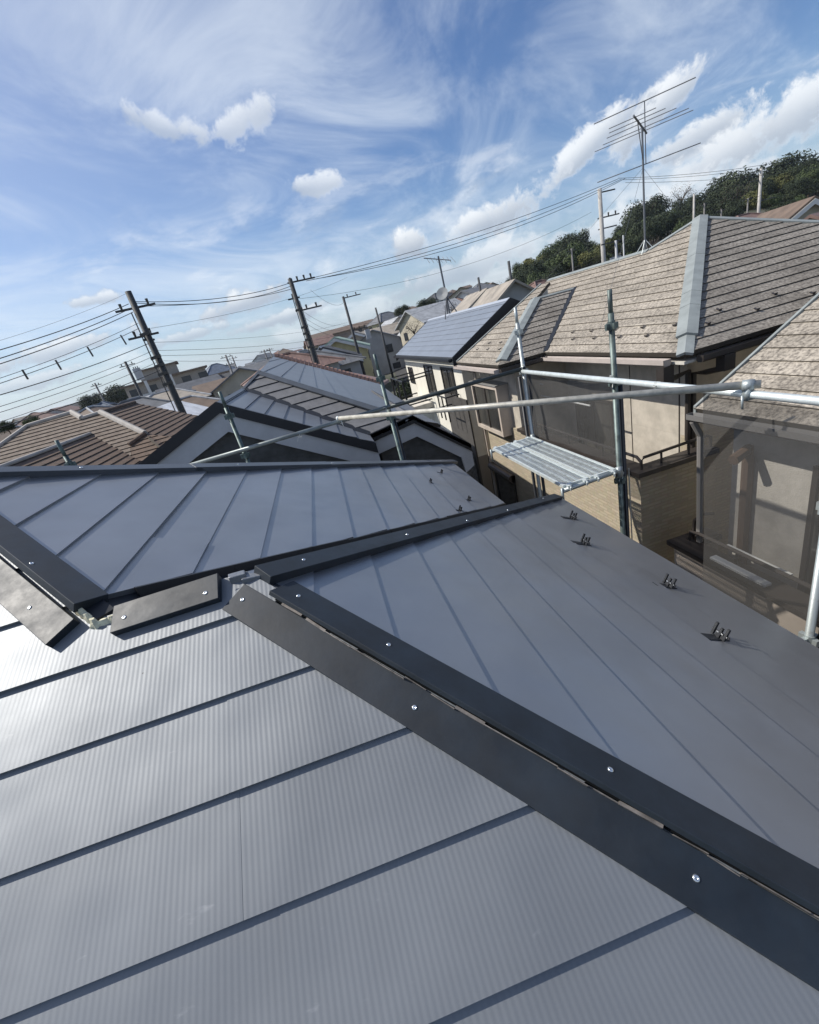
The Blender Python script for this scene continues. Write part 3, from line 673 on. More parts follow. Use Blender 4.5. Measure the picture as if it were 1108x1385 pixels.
sT2 = slope(tan, [(4, 4.42), (9.88, 4.42), (6.94, 7.36)], T2, (0, -1), m_=SLATED)
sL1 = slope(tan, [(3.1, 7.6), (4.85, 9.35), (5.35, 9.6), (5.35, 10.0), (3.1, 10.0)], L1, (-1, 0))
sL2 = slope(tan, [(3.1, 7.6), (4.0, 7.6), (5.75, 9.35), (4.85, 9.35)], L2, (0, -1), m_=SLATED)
bk = MB(); ap3 = Vector((6.94, 7.36, .43)); a3 = Vector((6.4, 7.9, .158)); b3_ = Vector((7.48, 7.9, .158))
bk.add([ap3, b3_, a3, (9.88, 4.42, ze), (9.88, 11.5, ze), (7.48, 11.5, .158), (6.4, 11.5, .158)], [(0, 1, 2), (0, 3, 4, 5, 1), (1, 5, 6, 2)])
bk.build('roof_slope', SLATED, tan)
nT1 = (-.5, 0, 1); nT2 = (0, -.5, 1)
E0 = Vector((4.0, 4.42, ze + .01))
cp = MB(); capstrip(cp, E0.lerp(ap3, .085) + Vector((0, 0, .03)), ap3 + Vector((0, 0, .03)), nT1, nT2, .118, .03, .02)
for s_ in (.25, .34, .62): q = E0.lerp(ap3, s_) + Vector((0, 0, .034)); capstrip(cp, q, q + (ap3 - E0).normalized() * .02, nT1, nT2, .121, .03, .02)
cp.build('hip_cap', CAPM, tan)
cp = MB(); capstrip(cp, E0, E0.lerp(ap3, .085) + Vector((0, 0, .01)), nT1, nT2, .09, .03, .012); cp.build('hip_cap', CAPM, tan)
def cap(par, p, q, na, nb, w=.09, m_=CAPM):
    o = capstrip(MB(), Vector(p) + Vector((0, 0, .02)), Vector(q) + Vector((0, 0, .02)), na, nb, w, .025, .012).build('ridge_cap', m_, par); return o
cap(tan, ap3, (9.88, 4.42, ze), nT2, (.5, 0, 1)); cap(tan, ap3, a3, nT1, (0, .5, 1)); cap(tan, a3, (6.4, 11.5, .158), nT1, (.02, 0, 1))
L0 = Vector((3.1, 7.6, ze)); La = Vector((4.85, 9.35, -.165))
cp = MB(); capstrip(cp, L0.lerp(La, .06) + Vector((0, 0, .03)), La + Vector((0, 0, .03)), nT1, nT2, .115, .03, .02); cp.build('hip_cap', CAPM, tan)
cap(tan, La, (5.75, 9.35, -.165), (0, -.5, 1), (0, .5, 1), .06); cap(tan, (3.1, 10.0, ze + .01), (5.35, 10.0, .09), nT1, (0, 1, .3), .05)
vl = MB(); p = on(T1, (4.0, 7.6)); q = on(T1, (5.75, 9.35)); vl.obox(p + Vector((-.03, .03, .002)), q - p, (.07, -.07, .02), (0, 0, .02)); vl.build('valley_gutter', BLACK, tan)
# snow clips on the slates
r = random.Random(2)
for (pl, pts, nn) in [(T1, [(4.42, y) for y in (5.05, 5.62, 6.2, 6.8, 7.35)] + [(4.26, y) for y in (5.35, 5.9, 6.5, 7.1)], (-1, 0)), (T2, [(x, 4.75) for x in (4.62, 5.3, 6.1)] + [(x, 4.93) for x in (4.95, 5.75)], (0, -1)), (L1, [(3.45, 8.3), (3.45, 8.9), (3.45, 9.5), (3.62, 8.6), (3.62, 9.2)], (-1, 0))]:
    for (x, y) in pts:
        p = on(pl, (x, y)) + Vector((0, 0, .022)); dn = Vector((nn[0], nn[1], -.5)).normalized(); sd = Vector((-nn[1], nn[0], 0)); up_ = dn.cross(sd); up_ = up_ if up_.z > 0 else -up_
        mb = MB(); mb.obox(p - dn * .05 - sd * .015, dn * .06, sd * .030, up_ * .005); mb.obox(p + dn * .008 - sd * .022, dn * -.005, sd * .044, up_ * .024); mb.build('snow_clip', BRONZE, {id(T1): sT1, id(T2): sT2, id(L1): sL1}[id(pl)])
# gutters
GUT = mat('putty_gutter', (.47, .41, .37), .5, var=.1)
def gutter(par, p, q, m_=GUT, w=.10, h=.075):
    p, q = Vector(p), Vector(q); t = (q - p).normalized(); s_ = Vector((t.y, -t.x, 0)); mb = MB()
    pr = [(-w / 2, 0), (-w / 2, -h * .75), (-w * .3, -h), (w * .3, -h), (w / 2, -h * .75), (w / 2, 0), (w / 2 - .008, 0), (w * .27, -h + .012), (-w * .27, -h + .012), (-w / 2 + .008, 0)]
    n = len(pr); vs = [p + s_ * a + Vector((0, 0, b)) for a, b in pr] + [q + s_ * a + Vector((0, 0, b)) for a, b in pr]
    mb.add(vs, [(i, (i + 1) % n, (i + 1) % n + n, i + n) for i in range(n)])
    mb.prism(vs[:6], t * .006); mb.prism(vs[n:n + 6], -t * .006); return mb.build('rain_gutter', m_, par)
def downpipe(par, pts, m_=BRONZE, r_=.032):
    return MB().tube(pts, r_, 8).build('downpipe', m_, par)
gutter(tan, (3.95, 4.62, ze - .055), (3.95, 7.86, ze - .055)); gutter(tan, (3.05, 7.6, ze - .055), (3.05, 10.0, ze - .055))
gutter(tan, (3.1, 7.55, ze - .055), (4.0, 7.55, ze - .055), BRONZE); gutter(tan, (4.15, 4.37, ze - .055), (9.8, 4.37, ze - .055), BRONZE)
mb = MB(); mb.box((3.88, 4.60, ze - .34), (4.02, 4.72, ze - .13)); mb.tube([(3.95, 4.66, ze - .28), (4.2, 4.8, ze - .34), (4.56, 4.98, ze - .36), (4.56, 4.98, ze - 1.3)], .035, 8); mb.build('downpipe', BRONZE, tan)
mb = MB(); mb.box((4.42, 4.31, ze - .30), (4.56, 4.43, ze - .12)); mb.tube([(4.5, 4.38, ze - .28), (4.55, 4.7, ze - .36), (4.63, 4.97, ze - .40), (4.63, 4.97, ze - 5)], .035, 8); mb.build('downpipe', BRONZE, tan)
downpipe(tan, [(3.15, 10.02, ze - .1), (3.46, 10.0, ze - .3), (3.46, 9.98, GZ)], BRONZE, .03)
downpipe(tan, [(3.10, 9.93, ze - .1), (3.45, 9.91, ze - .32), (3.45, 9.90, GZ)], CREAM, .03)
# soffits + walls
so_ = MB(); so_.box((4.03, 4.46, ze - .13), (4.62, 7.62, ze - .10)); so_.box((3.13, 7.63, ze - .131), (4.62, 9.98, ze - .101)); so_.box((4.62, 4.46, ze - .129), (9.8, 5.1, ze - .099)); so_.build('soffit', STUCCOG, tan)
wm = MB(); wm.box((4.6, 5.03, -2.3), (9.3, 11.2, ze - .08)); wm.build('wall', STUCCO, tan)
wm = MB(); wm.box((3.55, 8.0, -2.55), (4.598, 9.9, ze - .102)); wm.build('wall', STUCCO, tan)
wm = MB(); wm.box((3.5, 4.57, GZ - .1), (3.62, 9.9, -2.42)); wm.build('brick_wall', BRICKT, tan)
wm = MB(); wm.box((3.62, 4.57, GZ - .1), (4.6, 4.69, -2.42)); wm.box((4.6, 5.034, GZ - .1), (9.3, 5.15, -2.30)); wm.box((3.62, 4.69, -3.4), (4.6, 8.0, -3.3)); wm.build('brick_wall', BRICKX, tan)
wm = MB(); wm.box((4.601, 5.15, GZ - .1), (9.29, 11.2, -2.302)); wm.box((3.62, 8.01, GZ - .1), (4.6, 9.89, -2.552)); wm.build('wall', STUCCO, tan)
# corner trim and vertical joint on the lit wall
cj = MB(); cj.box((4.592, 5.16, -3.2), (4.5985, 5.175, ze - .13)); cj.box((4.592, 6.15, -3.2), (4.5985, 6.158, ze - .13)); cj.build('wall_joint', BRONZE, tan)
# gable filler under the left wing
fl = MB()
P = [on(L1, p) - Vector((0, 0, .07)) for p in [(3.5, 9.90), (5.3, 9.90), (5.3, 9.62), (4.85, 9.38), (3.5, 8.02)]]
Q = [Vector((p.x, p.y, ze - .1)) for p in P]; n = len(P); fl.add(P + Q, [tuple(range(n)), tuple(range(2 * n - 1, n - 1, -1))] + [(i, i + n, (i + 1) % n + n, (i + 1) % n) for i in range(n)]); fl.build('wall', STUCCOG, tan)
# balcony
bc = thing  # (balcony parts stay under the house)
mb = MB(); mb.box((3.44, 4.51, -2.42), (3.68, 8.0, -2.36)); mb.box((3.68, 4.51, -2.42), (4.6, 4.75, -2.36)); mb.build('parapet_cap', BRONZE, tan)
mb = MB(); y = 4.62
mb.tube([(3.56, y, -2.36), (3.56, y, -2.26), (3.60, y, -2.21), (4.50, y, -2.19), (4.57, y, -2.22), (4.57, y, -2.36)], .02, 8); mb.tube([(3.85, y, -2.36), (3.85, y, -2.2)], .014, 6); mb.tube([(4.25, y, -2.36), (4.25, y, -2.19)], .014, 6)
mb.tube([(3.56, 4.62, -2.26), (3.56, 4.70, -2.21), (3.56, 7.9, -2.19)], .02, 8)
for yy in (5.4, 6.3, 7.2): mb.tube([(3.56, yy, -2.36), (3.56, yy, -2.2)], .014, 6)
mb.build('handrail', BRONZE, tan)
def window(par, lo, hi, ax, m_=BRONZE, fr=.05, mull=1, out=.03, glass=GLASS, curtain=False):
    """frame + pane on a wall plane; ax 'x': wall at x=lo[0] facing -x; ax 'y': wall at y=lo[1] facing -y"""
    f = MB(); p = MB()
    if ax == 'x':
        x = lo[0]; y0, y1, z0, z1 = lo[1], hi[1], lo[2], hi[2]
        B = lambda a0, a1, b0, b1, o_: ((x - o_, a0, b0), (x + .02, a1, b1))
    else:
        x = lo[1]; y0, y1, z0, z1 = lo[0], hi[0], lo[2], hi[2]
        B = lambda a0, a1, b0, b1, o_: ((a0, x - o_, b0), (a1, x + .02, b1))
    f.box(*B(y0, y0 + fr, z0, z1, out)); f.box(*B(y1 - fr, y1, z0, z1, out)); f.box(*B(y0 + fr, y1 - fr, z0, z0 + fr, out)); f.box(*B(y0 + fr, y1 - fr, z1 - fr, z1, out))
    for i in range(mull):
        c = y0 + (y1 - y0) * (i + 1) / (mull + 1); f.box(*B(c - fr * .35, c + fr * .35, z0 + fr, z1 - fr, out * .7))
    o = f.build('window', m_, par); p.box(*B(y0 + fr, y1 - fr, z0 + fr, z1 - fr, .006)); p.build('pane', glass, o); return o
window(tan, (4.6, 6.62, -3.28), (4.6, 7.72, -1.98), 'x', mull=1)
mb = MB(); mb.box((3.42, 8.62, -3.74), (3.499, 10.0 - .12, -3.56)); mb.tube([(3.43, 8.62, -3.63), (3.43, 9.88, -3.63)], .085, 10); mb.build('shutter_box', mat('brown_shutter', (.065, .05, .042), .5, var=.15), tan)
window(tan, (3.5, 8.66, -5.0), (3.5, 9.84, -3.75), 'x', mull=0)
# bay window on the wing
mb = MB(); mb.box((3.3, 8.40, -1.60), (3.549, 9.90, -1.52)); mb.box((3.3, 8.40, -2.58), (3.549, 9.90, -2.50)); mb.box((3.3, 8.40, -2.50), (3.549, 8.47, -1.60)); mb.box((3.3, 9.83, -2.50), (3.549, 9.90, -1.60)); bw = mb.build('bay_window', CREAM, tan)
mb = MB(); mb.box((3.335, 8.47, -2.50), (3.36, 9.83, -1.60)); mb.build('pane', GLASS, bw)
mb = MB(); mb.box((3.318, 8.47, -2.50), (3.345, 8.53, -1.6)); mb.box((3.318, 9.12, -2.50), (3.345, 9.17, -1.6)); mb.box((3.318, 9.77, -2.5), (3.345, 9.83, -1.6)); mb.build('window_frame', BRONZE, bw)
mb = MB(); mb.box((3.27, 8.36, -1.52), (3.549, 9.93, -1.50)); mb.build('bay_roof', mat('bay_flashing', (.25, .25, .24), .5), bw)
for (y0, y1, z, lab) in [(9.0, 7.9, -1.62, 'thin pale laundry pole nearer the wing on the tan balcony'), (8.9, 6.4, -1.86, 'long pale laundry pole in front of the dark balcony window')]:
    lp_ = MB().tube([(4.05, y0, z), (4.05, y1, z - .02)], .014, 8).build('laundry_pole', mat('white_slat', (.75, .76, .74), .5)); tag(lp_, lab, 'pole')
# pale poles leaning on the balcony wall behind the planks
# ------------------------------------------------------------------ antenna on the slate roof
an = thing('roof_antenna', (6.42, 8.03, .16), 'tall television antenna with long bars on the slate roof ridge', 'antenna')
ANT = mat('antenna_metal', (.16, .165, .175), .45, metal=.6)
az = .16; ax_, ay_ = 6.42, 8.03; ev = Vector((.70, -.714, 0)); bv = Vector((.77, .638, 0)).normalized()
MB().tube([(ax_, ay_, az), (ax_, ay_, 2.02)], .016, 8).build('mast', ANT, an)
b_ = Vector((ax_, ay_, 2.0)); MB().tube([b_ - bv * .55 + Vector((0, 0, .10)), b_ + bv * .32 - Vector((0, 0, .03))], .016, 6).build('boom', ANT, an)
for (s_, l1, l2) in [(-.50, .38, .30), (-.34, .42, .40), (-.18, .50, .52), (.02, .62, .66), (.16, .80, .70)]:
    c = b_ + bv * s_ + Vector((0, 0, .01 - s_ * .15)); MB().tube([c - ev * l1, c + ev * l2], .006, 6).build('element', ANT, an)
c = b_ + bv * .22; MB().tube([c + Vector((0, 0, -.48)), c + Vector((0, 0, .40))], .008, 6).build('mast', ANT, an)
for dz_, l1, l2 in ((.40, .80, .72), (-.48, .80, .80)): MB().tube([c + Vector((0, 0, dz_)) - ev * l1, c + Vector((0, 0, dz_)) + ev * l2], .008, 6).build('element', ANT, an)
MB().tube([b_ - bv * .3 + Vector((0, 0, .04)), (ax_, ay_, 1.55)], .007, 6).build('brace', ANT, an)
mb = MB()
for e in ((-.22, -.12, -.08), (.22, .15, -.04), (-.1, .3, -.02), (.2, -.2, -.06)): mb.tube([(ax_, ay_, az + .20), (ax_ + e[0] * .6, ay_ + e[1] * .6, az + e[2] * .6)], .006, 6)
mb.build('base_leg', LIGHTT, an)
mb = MB()
for e in ((-2.1, -1.6, -.95), (2.3, 1.0, -.3), (-.6, 2.6, .0)): mb.tube([(ax_, ay_, 1.45), (ax_ + e[0], ay_ + e[1], az + e[2])], .0025, 4)
mb.build('guy_wire', ANT, an)

# ================================================================== stucco house at the right edge
rh = thing('stucco_house', (6, 1, GZ), 'pale stucco house with a steep slate slope at the right edge', 'house')
rz = -1.55; RP = (.537, 0, rz - .537 * 3.74)
slope(rh, [(3.74, -2.5), (3.74, 4.0), (8.2, 4.0), (8.2, -2.5)], RP, (-1, 0), ex=.160)
mb = MB(); p = on(RP, (3.74, 4.0)); q = on(RP, (8.2, 4.0)); mb.obox(p + Vector((0, -.02, -.10)), q - p, (0, .03, 0), (0, 0, .135)); mb.build('verge_trim', CAPM, rh)
gutter(rh, (3.70, -2.4, rz - .035), (3.70, 4.02, rz - .035), mat('grey_gutter', (.17, .165, .16), .45))
wm = MB(); wm.box((4.1, -2.4, GZ), (8.1, 3.85, rz + .1)); wm.build('wall', STUCCOG, rh)
mb = MB(); mb.prism([(4.1, 3.849, rz + .1), (8.1, 3.849, rz + .1), (8.1, 3.849, rz + 2.2), (4.14, 3.849, rz + .14)], (0, -.1, 0)); mb.build('wall', STUCCO, rh)
so_ = MB(); so_.box((3.72, -2.4, rz - .12), (4.1, 3.98, rz - .09)); so_.build('soffit', STUCCOG, rh)
wm = MB(); wm.box((3.6, -2.4, GZ), (3.74, 4.12, -3.62)); wm.build('brick_wall', BRICKT, rh)
wm = MB(); wm.box((3.6, -2.4, -3.62), (3.735, 4.12, -3.26)); wm.box((3.74, 3.98, -5.2), (4.1, 4.12, -3.262)); wm.build('parapet', CREAM, rh)
mb = MB(); mb.box((3.54, -2.4, -3.26), (3.80, 4.18, -3.20)); mb.box((3.80, 3.93, -3.26), (4.1, 4.18, -3.2)); mb.build('parapet_cap', BRONZE, rh)
mb = MB(); mb.tube([(3.74, 4.05, -3.2), (3.74, 4.02, -3.08), (3.74, 3.9, -3.05), (3.74, -2.3, -3.08)], .022, 8)
for y in (3.4, 2.6, 1.8, 1.0): mb.tube([(3.74, y, -3.2), (3.74, y, -3.06)], .014, 6)
mb.tube([(3.80, 4.05, -3.2), (3.82, 4.05, -2.95), (3.9, 4.05, -2.9), (4.08, 4.05, -2.95)], .02, 8)
mb.build('handrail', BRONZE, rh)
mb = MB(); mb.box((3.80, 2.9, -3.12), (3.86, 3.62, -3.10)); mb.box((3.60, 2.95, -3.195), (3.68, 3.6, -3.17)); mb.build('white_slat', mat('white_slat', (.75, .76, .74), .5), rh)
downpipe(rh, [(3.70, 3.97, rz - .12), (3.78, 3.95, rz - .3), (3.80, 3.95, -3.2)], mat('grey_pipe', (.22, .21, .20), .5), .035)
downpipe(rh, [(3.80, 3.56, -2.05), (4.02, 3.60, -2.0), (4.05, 3.62, -2.15), (4.05, 3.62, -3.6)], mat('brown_pipe_shadow', (.13, .085, .06), .6), .055)  # second tube is drawn in place of a pipe's shadow on the wall
window(rh, (4.1, 2.05, -3.7), (4.1, 3.0, -2.05), 'x', mull=1)

# ================================================================== white house with the pale steel gable roof
wh = thing('white_house', (4.8, 14, GZ), 'off-white house with pale grey steel gable roof and black bargeboards', 'house')
wz = -.95; WP = (.57, 0, wz - .57 * 3.16); xr = 4.78; zr = on(WP, (xr, 0)).z
WP2 = (-.57, 0, zr + .57 * xr)
WRM = mat('pale_blue_steel_roof', (.195, .22, .26), .45, var=.10, vscale=2)
courses(MB(), [(3.16, 10.42), (xr, 10.42), (xr, 17.9), (3.16, 17.9)], WP, (-1, 0), .185, -3.16 * -1, .012, lambda k: [], thick=.04).build('roof_slope', WRM, wh)
courses(MB(), [(6.4, 10.42), (xr, 10.42), (xr, 17.9), (6.4, 17.9)], WP2, (1, 0), .185, -6.4, .012, lambda k: [], thick=.04).build('roof_slope', WRM, wh)
cap(wh, (xr, 10.42, zr), (xr, 17.9, zr), (-.57, 0, 1), (.57, 0, 1), .10, mat('ridge_grey', (.38, .41, .46), .45))
for y in (10.40, 17.9):
    for (xa, xb) in ((3.14, xr), (6.42, xr)):
        pl = WP if xa < xr else WP2; p = on(pl, (xa, y)); q = on(pl, (xb, y)); MB().obox(p + Vector((0, -.02, -.22)), q - p, (0, .04, 0), (0, 0, .245)).build('bargeboard', BLACK, wh)
r = random.Random(8)
wm = MB(); wm.box((3.4, 10.7, -3.6), (6.2, 17.6, wz + .05))
for y0 in (10.7, 17.5): wm.prism([(3.4, y0 + .003, wz + .05), (6.2, y0 + .003, wz + .05), (xr, y0 + .003, zr - .06)], (0, .09, 0))
wm.build('wall', WHITE, wh)
wm = MB(); wm.box((3.402, 10.702, GZ), (6.19, 17.59, -3.6)); wm.build('lower_wall', mat('grey_lower_wall', (.26, .24, .215), .9, bump=.004, bscale=60), wh)
gutter(wh, (3.10, 10.45, wz - .02), (3.10, 17.85, wz - .02), BLACK)
for (a, b) in [((552, 496), (566, 520)), ((573, 493), (595, 536)), ((596, 496), (621.6, 543.5))]:
    p = atx(*a, 3.4); q = atx(*b, 3.4); q.y = p.y - {552: .75, 573: 1.05, 596: 1.15}[a[0]]
    window(wh, (3.4, q.y, q.z), (3.4, p.y, p.z), 'x', BLACK, .05, 1)
mb = MB(); y0, y1, x0 = 14.4, 16.6, 2.55; zt_, zb_ = -1.62, -2.5
for z in (zt_, zb_ + .1): mb.tube([(3.4, y0, z), (x0, y0, z), (x0, y1, z), (3.4, y1, z)], .025, 6)
for (x, y) in [(x0, y0), (x0, y1), (x0, (y0 + y1) / 2)]: mb.box((x - .03, y - .03, zb_), (x + .03, y + .03, zt_))
mb.tube([(3.4, y0 - .6, -1.45), (2.3, y0 - .6, -1.45)], .02, 6); mb.build('balcony_rail', BLACK, wh)
mb = MB(); mb.box((x0 - .05, y0 - .05, zb_ - .15), (3.4, y1 + .05, zb_)); mb.build('balcony_floor', STUCCOG, wh)
mb = MB(); mb.tube([(3.38, 11.2, -1.95), (3.0, 11.2, -1.95), (3.0, 12.0, -1.95), (3.38, 12.0, -1.95)], .02, 6); mb.tube([(3.38, 11.2, -2.3), (3.0, 11.2, -2.3), (3.0, 12.0, -2.3), (3.38, 12.0, -2.3)], .02, 6)
for (x, y) in ((3.0, 11.2), (3.0, 12.0), (3.0, 11.6)): mb.tube([(x, y, -2.6), (x, y, -1.95)], .02, 6)
mb.build('balcony_rail', BLACK, wh)
mb = MB(); mb.box((3.36, 10.67, GZ), (3.399, 12.6, -2.05)); mb.build('dark_wall_box', mat('dark_wall_box', (.075, .07, .065), .85, var=.15), wh)  # thin dark box over the near end of the lower wall
mb = MB(); mb.box((2.35, 10.9, GZ), (3.40, 17.4, -3.5)); mb.build('flat_extension', mat('speckled_screed', (.30, .29, .27), .95, var=.35, vscale=16, bump=.004, bscale=40), wh)
# antenna on the white house
a2_ = thing('roof_antenna', (4.8, 15.2, zr), 'small leaning television antenna with a dish on the pale steel ridge', 'antenna')
MB().tube([(4.8, 15.2, zr), (4.78, 15.2, 1.72)], .03, 6).build('mast', ANT, a2_)
mb = MB()
for k in range(7):
    c = Vector((4.78 - .36 + .12 * k, 15.2 - .05 * k, 1.68 - .03 * k)); mb.tube([c - Vector((.05, .32, .12)), c + Vector((.05, .32, .12))], .008, 4)
mb.tube([(4.35, 15.35, 1.78), (5.1, 15.0, 1.5)], .015, 5); mb.build('element', ANT, a2_)
mb = MB(); c = Vector((4.62, 15.0, .62)); n_ = Vector((-.5, -.75, .4)).normalized(); t_ = n_.orthogonal().normalized(); b2_ = n_.cross(t_); K = 16
v = [c] + [c + (t_ * math.cos(2 * math.pi * i / K) + b2_ * math.sin(2 * math.pi * i / K)) * .20 + n_ * .045 for i in range(K)]; mb.add(v, [(0, 1 + i, 1 + (i + 1) % K) for i in range(K)]); mb.build('dish', mat('grey_dish', (.27, .28, .28), .7), a2_)
mb = MB()
for e in ((-.25, -.2), (.25, -.2), (0, .3)): mb.tube([(4.8, 15.2, zr + .55), (4.8 + e[0], 15.2 + e[1], zr - .1)], .02, 5)
mb.build('base_leg', ANT, a2_)
# ================================================================== grey steel roofed house just beyond the main slope
nh = thing('gabled_grey_house', (-1, 8, GZ), 'dark grey sided house with white bargeboards and grey steel roofs beyond the foreground roof', 'house')
pk = (-1.42, -.343); yg = 6.6
G1 = (-.55, 0, pk[1] - .55 * 1.42); G2 = (.40, 0, pk[1] + .40 * 1.42)
G1 = (-.58, 0, pk[1] - .58 * 1.42)
U = (0, .58, pk[1] - .58 * 8.9); RPl = (-.55, 0, -.12 - .55 * 1.06)
courses(MB(), [(-1.42, 6.42), (.50, 6.42), (.50, 6.98), (-1.42, 8.9)], G1, (1, 0), .232, -.50, .013, lambda k: [7.1 + .25 * (k % 3)], thick=.05).build('roof_slope', STEELR, nh, m2=BLACK)
courses(MB(), [(-1.42, 6.42), (-1.42, 11), (-3.9, 11), (-3.9, 6.42)], G2, (-1, 0), .232, -3.9, .013, lambda k: [], thick=.05).build('roof_slope', STEELR, nh, m2=BLACK)
courses(MB(), [(-1.42, 8.9), (.50, 6.98), (1.22, 6.98), (-1.06, 9.26)], U, (0, -1), .232, 6.98, .018, lambda k: [], thick=.05).build('roof_slope', STEELU, nh, m2=BLACK)
courses(MB(), [(-1.06, 9.26), (1.22, 6.98), (1.75, 7.2)] + [(hit(*q, (.55, 0, 1), RPl[2]).x, hit(*q, (.55, 0, 1), RPl[2]).y) for q in ((575, 563), (548, 545), (512, 519))] + [(-1.6, 21)], RPl, (1, 0), .30, -2.3, .012, lambda k: [], thick=.05).build('roof_slope', STEELR, nh, m2=BLACK)
cap(nh, (-1.42, 6.42, pk[1]), (-1.42, 8.9, pk[1]), (.58, 0, 1), (-.40, 0, 1), .07, TRIM)
cap(nh, (-1.06, 9.26, -.125), (1.22, 6.98, -1.38), (0, -.58, 1), (.55, 0, 1), .10, TRIM)
cap(nh, (-1.42, 8.9, pk[1]), (-1.06, 9.26, -.12), (0, -.58, 1), (-.5, .3, 1), .06, TRIM)
mb = MB(); p = on(U, (-1.42, 8.9)); q = on(U, (.5, 6.98)); mb.obox(p + Vector((-.05, -.05, .004)), q - p, (.10, .10, .03), (0, 0, .012)); mb.build('valley_gutter', BLACK, nh)
def gable(par, y, peak, sl_, sr_, xl, xr_, depth, tw, black, tb, sid, zb, cutw=.25, inset=.16):
    px_, pz = peak
    f = lambda x: pz - (sl_ * (px_ - x) if x < px_ else sr_ * (x - px_))
    def band(o0, o1, yy, name, m_, trim_ends=0):
        MB().prism([(xl, yy, f(xl) - o0), (px_, yy, pz - o0), (px_, yy, pz - o1), (xl, yy, f(xl) - o1)], (0, .05, 0)).build(name, m_, par)
        return MB().prism([(px_, yy, pz - o0), (xr_, yy, f(xr_) - o0), (xr_, yy, f(xr_) - o1), (px_, yy, pz - o1)], (0, .05, 0)).build(name, m_, par)
    band(-.04, black, y, 'verge_edge', BLACK); o = band(black, black + tb, y + .03, 'bargeboard', BARGE)
    mb = MB(); o1 = black + tb; x0 = xr_ - cutw; mb.prism([(x0, y + .025, f(x0) - o1 + .01), (xr_, y + .025, f(xr_) - o1 + .01), (xr_, y + .025, f(xr_) - o1 - .03), (x0 + .03, y + .025, f(xr_) - o1 - .12)], (0, .05, 0)); mb.build('bargeboard', BARGE, par)
    mb = MB(); w0, w1 = xl + inset, xr_ - inset
    mb.prism([(w0, y + .12, zb), (w0, y + .12, f(w0) - black - .06), (px_, y + .12, pz - black - .06), (w1, y + .12, f(w1) - black - .06), (w1, y + .12, zb)], (0, depth, 0)); mb.build('wall', SIDING, par)
gable(nh, yg - .20, pk, .40, .60, -3.9, .52, 4.0, 0, .115, .27, 0, GZ)
g2 = thing('low_gabled_wing', (1.3, 8, GZ), 'lower dark grey gable with white bargeboard between the grey steel roof and the tan house', 'house')
gable(g2, 6.95, (1.26, -1.36), .14, .86, .45, 2.13, 3.6, 0, .10, .23, 0, GZ, .20)
mb = MB(); mb.prism([(1.26, 6.95, -1.335), (2.15, 6.95, -2.10), (2.15, 6.95, -2.17), (1.26, 6.95, -1.40)], (0, 5.2, 0)); mb.prism([(1.26, 6.95, -1.335), (.45, 6.95, -1.45), (.45, 6.95, -1.51), (1.26, 6.95, -1.40)], (0, 1.2, 0)); mb.build('roof_slope', STEELU, g2)
# pink tiled verge and its house behind the steel slope
ph = thing('pink_tiled_house', (1, 24, GZ), 'house with a pink tiled ridge line rising behind the grey steel roof', 'house')
p = at(372, 482, 21.2); q = at(514, 519.5, 21.2); mb = MB(); n_ = 26
for i in range(n_):
    a = p.lerp(q, i / n_); b = p.lerp(q, (i + .94) / n_); mb.tube([a + Vector((0, 0, .02)), b + Vector((0, 0, .055))], .14, 8)
mb.build('ridge_tile', TERRA, ph)
mb = MB(); mb.prism([p + Vector((0, .1, -.05)), q + Vector((0, .1, -.05)), q + Vector((1.5, 7, -.6)), p + Vector((0, 7, -1.6))], (0, 0, -.15)); mb.build('roof_slope', mat('dusty_pink_roof', (.33, .22, .19), .8, var=.2, vscale=3), ph)
mb = MB(); mb.box((p.x + .3, 21.5, GZ), (q.x - .6, 27.5, q.z - .3)); mb.build('wall', STUCCO, ph)

# ================================================================== brown roofed house on the left
bh = thing('brown_slate_house', (-6, 12, GZ), 'house with brown slate hip roof and pale ridge caps at the left', 'house')
n1 = Vector((0, -.5, 1)); d1 = -.5 * 13 - .05
H = lambda q: hit(*q, n1, d1)
K1, K2 = H((137, 559)), H((197, 588)); La_, Lb_, Lc_ = H((38, 577)), H((98, 559)), H((112, 567)); Ld_ = H((-60, 647))
pa = (0, .5, d1); pw = (-.54, 0, -.54 - .54 * 5.73); p3 = (-.542, 0, -.14 - .542 * 5.62); rx, ry = -5.73, 12.02
def bslope(poly, plane, dn, m_, v0=0.0): return courses(MB(), poly, plane, dn, .150, v0, .018, lambda k: [], thick=.05).build('roof_slope', m_, bh, m2=LAP_SHADE)
xy = lambda p: (p.x, p.y)
w1 = MB()
for poly in ([xy(Ld_), xy(La_), (La_.x, 10.2), (Ld_.x, 10.2)], [xy(La_), xy(Lb_), (Lb_.x, 10.2), (La_.x, 10.2)], [xy(Lb_), xy(Lc_), (rx, ry - .2), (rx, 10.2), (Lb_.x, 10.2)], [xy(Lc_), xy(K1), (-4.67, 11.2), (rx, ry - .2)], [xy(K1), xy(K2), (-4.67, 11.2)], [(-4.67, 11.2), (rx, ry - .2), (rx, 10.0), (-4.40, 10.0)]):
    courses(w1, poly, pa, (0, -1), .150, 0.0, .018, lambda k: [], thick=.05)
w1.build('roof_slope', BROWNP, bh, m2=LAP_SHADE)
bslope([(rx, 7.0), (-2.2, 7.0), (-2.2, 9.6), (-3.6, 10.6), (-4.45, 10.62), (rx, ry)], pw, (1, 0), BROWN)
bslope([(K2.x, K2.y), (-4.67, 11.2), (-4.45, 10.3), (-3.4, 9.9), (-3.4, 10.9)], pa, (0, -1), BROWN)
bslope([(K1.x, K1.y), (K2.x, K2.y), (-3.75, 10.4), (-3.6, 15.2), (K1.x, 15.2)], p3, (1, 0), BROWN)
